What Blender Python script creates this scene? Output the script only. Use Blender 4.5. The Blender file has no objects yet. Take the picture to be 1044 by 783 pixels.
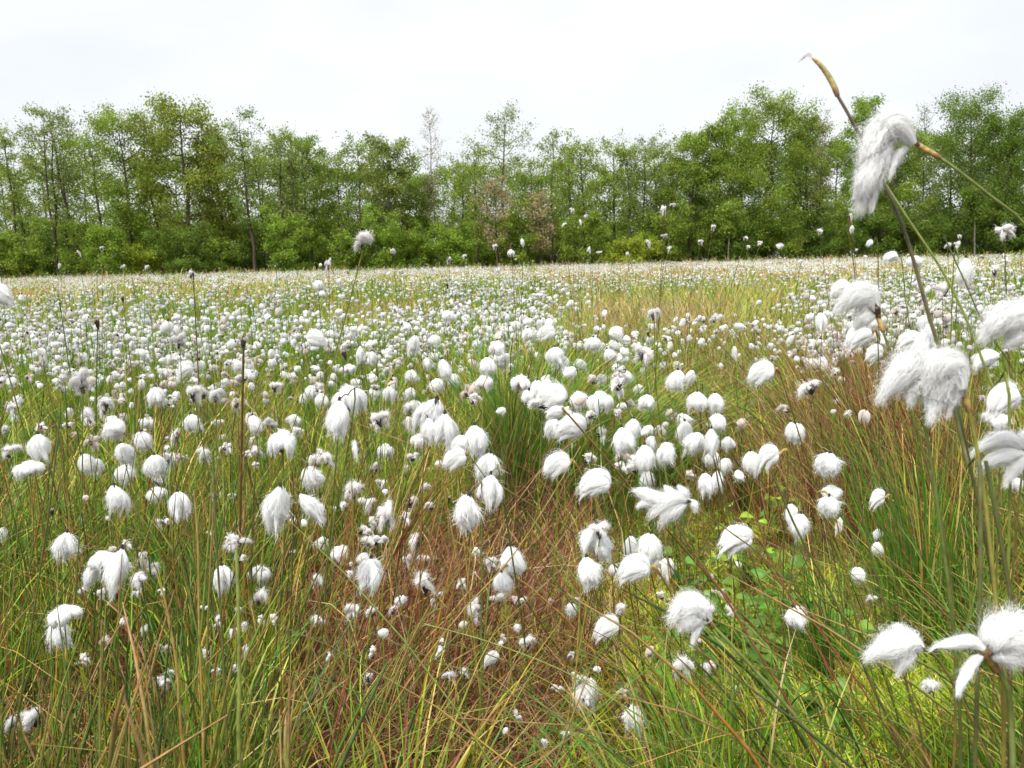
import bpy, math, random
import numpy as np
from mathutils import Vector, Matrix

RNG = np.random.default_rng(7)
random.seed(7)
SC = bpy.context.scene
COL = SC.collection
R = math.radians

# ------------------------------------------------------------------ camera
F = 819.0                      # focal length in photograph pixels (photo 1044 x 783)
CAM = np.array([0.0, 0.0, 0.75])
PITCH, ROLL = R(8.65), R(1.35)
fw = np.array([0, math.cos(PITCH), -math.sin(PITCH)])
r0 = np.array([1.0, 0, 0]); u0 = np.cross(r0, fw)
rt = r0 * math.cos(ROLL) - u0 * math.sin(ROLL)
up = u0 * math.cos(ROLL) + r0 * math.sin(ROLL)

def at(px, py, d):
    return CAM + d * (fw + rt * (px - 522) / F + up * (391.5 - py) / F)

cd = bpy.data.cameras.new('camera'); cam = bpy.data.objects.new('camera', cd); COL.objects.link(cam)
M = Matrix(((rt[0], up[0], -fw[0], 0), (rt[1], up[1], -fw[1], 0), (rt[2], up[2], -fw[2], CAM[2]), (0, 0, 0, 1)))
cam.matrix_world = M
cd.sensor_width = 36; cd.lens = F / 1044 * 36
cd.clip_start = 0.02; cd.clip_end = 3000
cd.dof.use_dof = True; cd.dof.focus_distance = 1.25; cd.dof.aperture_fstop = cd.lens / 1.5
SC.camera = cam

# ------------------------------------------------------------------ helpers
class MB:
    """collects vertices, faces and colours, then links them as ONE mesh object"""
    def __init__(s): s.v = []; s.q = []; s.t = []; s.c = []; s.n = 0
    def add(s, v, quads=None, tris=None, col=(1, 1, 1)):
        v = np.asarray(v, float).reshape(-1, 3)
        c = np.asarray(col, float)
        if c.ndim == 1: c = np.repeat(c[None, :3], len(v), 0)
        s.v.append(v); s.c.append(c[:, :3])
        if quads is not None and len(quads): s.q.append(np.asarray(quads) + s.n)
        if tris is not None and len(tris): s.t.append(np.asarray(tris) + s.n)
        s.n += len(v)
    def mesh(s, name, mat, smooth=True):
        me = bpy.data.meshes.new(name)
        v = np.concatenate(s.v); c = np.concatenate(s.c)
        q = np.concatenate(s.q) if s.q else np.zeros((0, 4), int)
        t = np.concatenate(s.t) if s.t else np.zeros((0, 3), int)
        me.vertices.add(len(v)); me.vertices.foreach_set('co', v.astype(np.float32).ravel())
        loops = np.concatenate([q.ravel(), t.ravel()]).astype(np.int32)
        me.loops.add(len(loops)); me.loops.foreach_set('vertex_index', loops)
        tot = np.concatenate([np.full(len(q), 4), np.full(len(t), 3)]).astype(np.int32)
        st = np.concatenate([[0], np.cumsum(tot)[:-1]]).astype(np.int32)
        me.polygons.add(len(tot)); me.polygons.foreach_set('loop_start', st)
        me.polygons.foreach_set('loop_total', tot)
        me.polygons.foreach_set('use_smooth', np.full(len(tot), smooth, bool))
        a = me.color_attributes.new('Col', 'FLOAT_COLOR', 'POINT')
        a.data.foreach_set('color', np.concatenate([c, np.ones((len(c), 1))], 1).astype(np.float32).ravel())
        me.update(calc_edges=True)
        me.materials.append(mat)
        return me
    def build(s, name, mat, parent=None, smooth=True):
        return link(name, s.mesh(name, mat, smooth), parent)

def link(name, data, parent=None):
    o = bpy.data.objects.new(name, data); COL.objects.link(o)
    if parent is not None: o.parent = parent
    return o

def tag(o, label=None, cat=None, group=None, kind=None):
    if label: o['label'] = label
    if cat: o['category'] = cat
    if group: o['group'] = group
    if kind: o['kind'] = kind
    return o

def empty(name, loc, label, cat, group=None):
    o = link(name, None); o.location = Vector(loc); o.empty_display_size = 0.05
    return tag(o, label, cat, group)

def ribbons(mb, P, W, S, C):
    """P (N,K,3) centre lines, W (N,K) widths, S (N,3)/(N,K,3) side vectors, C (N,K,3) colours"""
    N, K, _ = P.shape
    if S.ndim == 2: S = S[:, None, :]
    off = S * (W[..., None] * .5)
    V = np.stack([P - off, P + off], 2).reshape(-1, 3)
    Cc = np.repeat(C[:, :, None, :], 2, 2).reshape(-1, 3)
    b = (np.arange(N) * K * 2)[:, None] + (np.arange(K - 1) * 2)[None, :]
    q = np.stack([b, b + 1, b + 3, b + 2], -1).reshape(-1, 4)
    mb.add(V, q, None, Cc)

def tubes(mb, P, Rad, C, sides=4):
    """P (N,K,3), Rad (N,K), C (N,K,3)"""
    N, K, _ = P.shape
    T = np.gradient(P, axis=1); T /= np.linalg.norm(T, axis=-1, keepdims=True) + 1e-12
    ref = np.zeros_like(T); ref[..., 0] = 1.0
    m = np.abs(T[..., 0]) > .9; ref[m] = (0, 1, 0)
    ref = np.repeat(ref[:, :1], K, 1)
    A = np.cross(T, ref); A /= np.linalg.norm(A, axis=-1, keepdims=True) + 1e-12
    B = np.cross(T, A)
    ang = np.arange(sides) * 2 * math.pi / sides
    V = P[:, :, None, :] + Rad[:, :, None, None] * (A[:, :, None, :] * np.cos(ang)[:, None] + B[:, :, None, :] * np.sin(ang)[:, None])
    V = V.reshape(-1, 3)
    Cc = np.repeat(C[:, :, None, :], sides, 2).reshape(-1, 3)
    n0 = (np.arange(N) * K * sides)[:, None, None] + (np.arange(K - 1) * sides)[None, :, None]
    j = np.arange(sides)[None, None, :]; j2 = (j + 1) % sides
    q = np.stack([n0 + j, n0 + j2, n0 + sides + j2, n0 + sides + j], -1).reshape(-1, 4)
    mb.add(V, q, None, Cc)

def spline(P, n):
    """Catmull-Rom through the points P, n samples"""
    P = np.asarray(P, float)
    if len(P) == 2: return P[0] + (P[1] - P[0]) * np.linspace(0, 1, n)[:, None]
    Q = np.vstack([2 * P[0] - P[1], P, 2 * P[-1] - P[-2]])
    u = np.linspace(0, len(P) - 1 - 1e-6, n); i = u.astype(int); t = (u - i)[:, None]
    a, b, c, d = Q[i], Q[i + 1], Q[i + 2], Q[i + 3]
    return .5 * (2 * b + (c - a) * t + (2 * a - 5 * b + 4 * c - d) * t * t + (3 * b - a - 3 * c + d) * t ** 3)

_ph = np.random.default_rng(3).uniform(0, 6.28, 64)
def noise2(x, y, f=1.0, o=0):
    """cheap smooth value in about -1..1"""
    s = 0; a = 1.0; tot = 0
    for k in range(4):
        p = _ph[(o * 8 + k * 4) % 60:][:4]; g = f * (1.0 + .83 * k)
        s = s + a * (np.sin(x * g + p[0] + 1.3 * np.sin(y * g * .8 + p[1])) * np.cos(y * g * .9 + p[2] + 1.1 * np.sin(x * g * .7 + p[3])))
        tot += a; a *= .75
    return s / tot * 1.5

def gauss(x, y, cx, cy, sx, sy):
    return np.exp(-((x - cx) / sx) ** 2 - ((y - cy) / sy) ** 2)

def ground(x, y):
    x = np.asarray(x, float); y = np.asarray(y, float)
    d = np.hypot(x, y)
    near = np.exp(-(d / 14.0) ** 2)
    z = .035 * noise2(x, y, 2.1, 1) * near + .012 * noise2(x, y, 8.0, 2) * near
    z = z + .02 * noise2(x, y, .5, 3) * np.clip(1.6 - d / 60, 0, 1)
    z = z + .11 * gauss(x, y, .06, 2.05, .22, .28) + .10 * gauss(x, y, .93, 1.95, .25, .3) + .05 * gauss(x, y, -.18, 1.35, .25, .22)
    z = z - .05 * gauss(x, y, .5, 1.8, .3, .5)
    return z

# ------------------------------------------------------------------ materials
def new_mat(name):
    m = bpy.data.materials.new(name); m.use_nodes = True
    nt = m.node_tree; nt.nodes.clear()
    return m, nt, nt.nodes, nt.links

def plant_mat(name, trans=.35, rough=.5, spec=.3, noise=60.0, amount=.25, tint=(1, 1, 1)):
    m, nt, N, L = new_mat(name)
    out = N.new('ShaderNodeOutputMaterial')
    at_ = N.new('ShaderNodeAttribute'); at_.attribute_name = 'Col'
    tc = N.new('ShaderNodeTexCoord')
    nz = N.new('ShaderNodeTexNoise'); nz.inputs['Scale'].default_value = noise; nz.inputs['Detail'].default_value = 2
    L.new(tc.outputs['Object'], nz.inputs['Vector'])
    mr = N.new('ShaderNodeMapRange'); mr.inputs['To Min'].default_value = 1 - amount; mr.inputs['To Max'].default_value = 1 + amount
    mr.inputs['From Min'].default_value = .3; mr.inputs['From Max'].default_value = .7
    L.new(nz.outputs['Fac'], mr.inputs['Value'])
    mul = N.new('ShaderNodeVectorMath'); mul.operation = 'SCALE'
    L.new(at_.outputs['Color'], mul.inputs[0]); L.new(mr.outputs[0], mul.inputs['Scale'])
    mt = N.new('ShaderNodeVectorMath'); mt.operation = 'MULTIPLY'; mt.inputs[1].default_value = tint
    L.new(mul.outputs[0], mt.inputs[0])
    pb = N.new('ShaderNodeBsdfPrincipled'); pb.inputs['Roughness'].default_value = rough
    pb.inputs['Specular IOR Level'].default_value = spec
    L.new(mt.outputs[0], pb.inputs['Base Color'])
    if trans > 0:
        tr = N.new('ShaderNodeBsdfTranslucent'); L.new(mt.outputs[0], tr.inputs['Color'])
        mx = N.new('ShaderNodeMixShader'); mx.inputs[0].default_value = trans
        L.new(pb.outputs[0], mx.inputs[1]); L.new(tr.outputs[0], mx.inputs[2]); L.new(mx.outputs[0], out.inputs['Surface'])
    else:
        L.new(pb.outputs[0], out.inputs['Surface'])
    return m

def cotton_mat():
    m, nt, N, L = new_mat('cotton')
    out = N.new('ShaderNodeOutputMaterial')
    at_ = N.new('ShaderNodeAttribute'); at_.attribute_name = 'Col'
    tc = N.new('ShaderNodeTexCoord')
    nz = N.new('ShaderNodeTexNoise'); nz.inputs['Scale'].default_value = 900; nz.inputs['Detail'].default_value = 3
    L.new(tc.outputs['Object'], nz.inputs['Vector'])
    bp = N.new('ShaderNodeBump'); bp.inputs['Strength'].default_value = .35; bp.inputs['Distance'].default_value = .0006
    L.new(nz.outputs['Fac'], bp.inputs['Height'])
    df = N.new('ShaderNodeBsdfDiffuse'); df.inputs['Roughness'].default_value = 1
    L.new(at_.outputs['Color'], df.inputs['Color']); L.new(bp.outputs[0], df.inputs['Normal'])
    tr = N.new('ShaderNodeBsdfTranslucent'); L.new(at_.outputs['Color'], tr.inputs['Color'])
    mx = N.new('ShaderNodeMixShader'); mx.inputs[0].default_value = .38
    L.new(df.outputs[0], mx.inputs[1]); L.new(tr.outputs[0], mx.inputs[2]); L.new(mx.outputs[0], out.inputs['Surface'])
    return m

def moss_mat():
    m, nt, N, L = new_mat('bog_ground')
    out = N.new('ShaderNodeOutputMaterial'); pb = N.new('ShaderNodeBsdfPrincipled')
    pb.inputs['Roughness'].default_value = .9; pb.inputs['Specular IOR Level'].default_value = .15
    tc = N.new('ShaderNodeTexCoord')
    n1 = N.new('ShaderNodeTexNoise'); n1.inputs['Scale'].default_value = 3.5; n1.inputs['Detail'].default_value = 6
    n2 = N.new('ShaderNodeTexNoise'); n2.inputs['Scale'].default_value = 55; n2.inputs['Detail'].default_value = 5
    for n in (n1, n2): L.new(tc.outputs['Object'], n.inputs['Vector'])
    cr = N.new('ShaderNodeValToRGB'); e = cr.color_ramp.elements
    e[0].position = .30; e[0].color = (.10, .075, .025, 1)
    e[1].position = .70; e[1].color = (.20, .20, .03, 1)
    x = cr.color_ramp.elements.new(.48); x.color = (.13, .11, .03, 1)
    x = cr.color_ramp.elements.new(.58); x.color = (.11, .15, .025, 1)
    mx = N.new('ShaderNodeMath'); mx.operation = 'MULTIPLY_ADD'; mx.inputs[1].default_value = .5
    L.new(n2.outputs['Fac'], mx.inputs[0])
    hf = N.new('ShaderNodeMath'); hf.operation = 'MULTIPLY'; hf.inputs[1].default_value = .5
    L.new(n1.outputs['Fac'], hf.inputs[0]); L.new(hf.outputs[0], mx.inputs[2])
    L.new(mx.outputs[0], cr.inputs['Fac']); am = N.new('ShaderNodeAttribute'); am.attribute_name = 'Col'
    pt = N.new('ShaderNodeMix'); pt.data_type = 'RGBA'; pt.inputs['A'].default_value = (.035, .024, .014, 1)
    L.new(am.outputs['Fac'], pt.inputs['Factor']); L.new(cr.outputs['Color'], pt.inputs['B']); L.new(pt.outputs['Result'], pb.inputs['Base Color'])
    bp = N.new('ShaderNodeBump'); bp.inputs['Strength'].default_value = 1; bp.inputs['Distance'].default_value = .012
    L.new(n2.outputs['Fac'], bp.inputs['Height']); L.new(bp.outputs[0], pb.inputs['Normal'])
    L.new(pb.outputs[0], out.inputs['Surface'])
    return m

M_COTTON = cotton_mat()
M_GRASS = plant_mat('grass_blade', .14, .55, .18, 40, .2)
M_DEAD = plant_mat('dead_grass', .2, .7, .2, 80, .3)
M_STEM = plant_mat('sedge_stem', .0, .5, .25, 120, .25)
M_SCALE = plant_mat('seed_scale', .1, .6, .3, 300, .3)
M_SHEATH = plant_mat('sheath', .15, .55, .3, 350, .35)
M_LEAF = plant_mat('tree_leaf', .5, .6, .15, 1.2, .22)
M_HERB = plant_mat('herb_leaf', .4, .4, .35, 60, .2)
M_BARK = plant_mat('bark', .0, .9, .1, 9, .45)
M_MOSS = moss_mat()

# ------------------------------------------------------------------ world and sun
def world():
    w = bpy.data.worlds.new('World'); SC.world = w; w.use_nodes = True
    nt = w.node_tree; N = nt.nodes; L = nt.links; N.clear()
    out = N.new('ShaderNodeOutputWorld')
    sky = N.new('ShaderNodeTexSky'); sky.sky_type = 'NISHITA'; sky.sun_disc = False
    sky.sun_elevation = R(52); sky.sun_rotation = R(215)
    b1 = N.new('ShaderNodeBackground'); b1.inputs['Strength'].default_value = .08
    L.new(sky.outputs[0], b1.inputs['Color'])
    tc = N.new('ShaderNodeTexCoord')
    mp = N.new('ShaderNodeMapping'); mp.inputs['Scale'].default_value = (1, 1, 2.6)
    L.new(tc.outputs['Generated'], mp.inputs['Vector'])
    nz = N.new('ShaderNodeTexNoise'); nz.inputs['Scale'].default_value = 2.6; nz.inputs['Detail'].default_value = 4; nz.inputs['Roughness'].default_value = .5
    L.new(mp.outputs[0], nz.inputs['Vector'])
    cr = N.new('ShaderNodeValToRGB'); e = cr.color_ramp.elements
    e[0].position = .3; e[0].color = (.79, .815, .85, 1); e[1].position = .68; e[1].color = (.965, .97, .985, 1)
    L.new(nz.outputs['Fac'], cr.inputs['Fac'])
    sep = N.new('ShaderNodeSeparateXYZ'); L.new(tc.outputs['Generated'], sep.inputs[0])
    mr = N.new('ShaderNodeMapRange'); mr.inputs['From Min'].default_value = .3; mr.inputs['From Max'].default_value = 1
    mr.inputs['To Min'].default_value = 0.66; mr.inputs['To Max'].default_value = 1.95     # an overcast sky is brightest overhead
    L.new(sep.outputs['Z'], mr.inputs['Value'])
    b2 = N.new('ShaderNodeBackground'); L.new(cr.outputs['Color'], b2.inputs['Color']); L.new(mr.outputs[0], b2.inputs['Strength'])
    mx = N.new('ShaderNodeMixShader'); mx.inputs[0].default_value = .9
    L.new(b1.outputs[0], mx.inputs[1]); L.new(b2.outputs[0], mx.inputs[2]); L.new(mx.outputs[0], out.inputs['Surface'])
world()
sl = bpy.data.lights.new('sun', 'SUN'); sl.energy = 2.3; sl.angle = R(10); sl.color = (1, .97, .92)
so = bpy.data.objects.new('sun', sl); COL.objects.link(so)
# sun behind the camera to the left, 52 degrees up
sd = Vector((-math.sin(R(35)) * math.cos(R(52)), -math.cos(R(35)) * math.cos(R(52)), math.sin(R(52))))
so.rotation_euler = sd.to_track_quat('Z', 'Y').to_euler(); so.location = sd * 20
vs = SC.view_settings
vs.view_transform = 'Standard'; vs.look = 'None'; vs.gamma = 1; vs.use_curve_mapping = False
vs.exposure = 0.85
SC.cycles.max_bounces = 6; SC.cycles.diffuse_bounces = 3; SC.cycles.transmission_bounces = 4

# ------------------------------------------------------------------ ground
def build_ground():
    na, nr = 300, 230
    rr = np.concatenate([[0.12], np.geomspace(.2, 900, nr - 1)])
    a = np.linspace(0, 2 * math.pi, na, endpoint=False)
    X = rr[:, None] * np.cos(a); Y = rr[:, None] * np.sin(a)
    V = np.stack([X, Y, ground(X, Y)], -1).reshape(-1, 3)
    i = (np.arange(nr - 1) * na)[:, None]; j = np.arange(na)[None]; j2 = (j + 1) % na
    q = np.stack([i + j, i + na + j, i + na + j2, i + j2], -1).reshape(-1, 4)
    mk = np.clip(mossy(V[:, 0], V[:, 1]) * 1.5 + np.clip((np.hypot(V[:, 0], V[:, 1]) - 6) / 10, 0, .8), 0, 1)
    mb = MB(); mb.add(V, q, None, np.repeat(mk[:, None], 3, 1))
    c = len(V); mb.add([[0, 0, float(ground(0, 0))]])
    mb.t.append(np.stack([np.arange(na), (np.arange(na) + 1) % na, np.full(na, c)], -1))
    o = mb.build('ground', M_MOSS); o['kind'] = 'structure'

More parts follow.
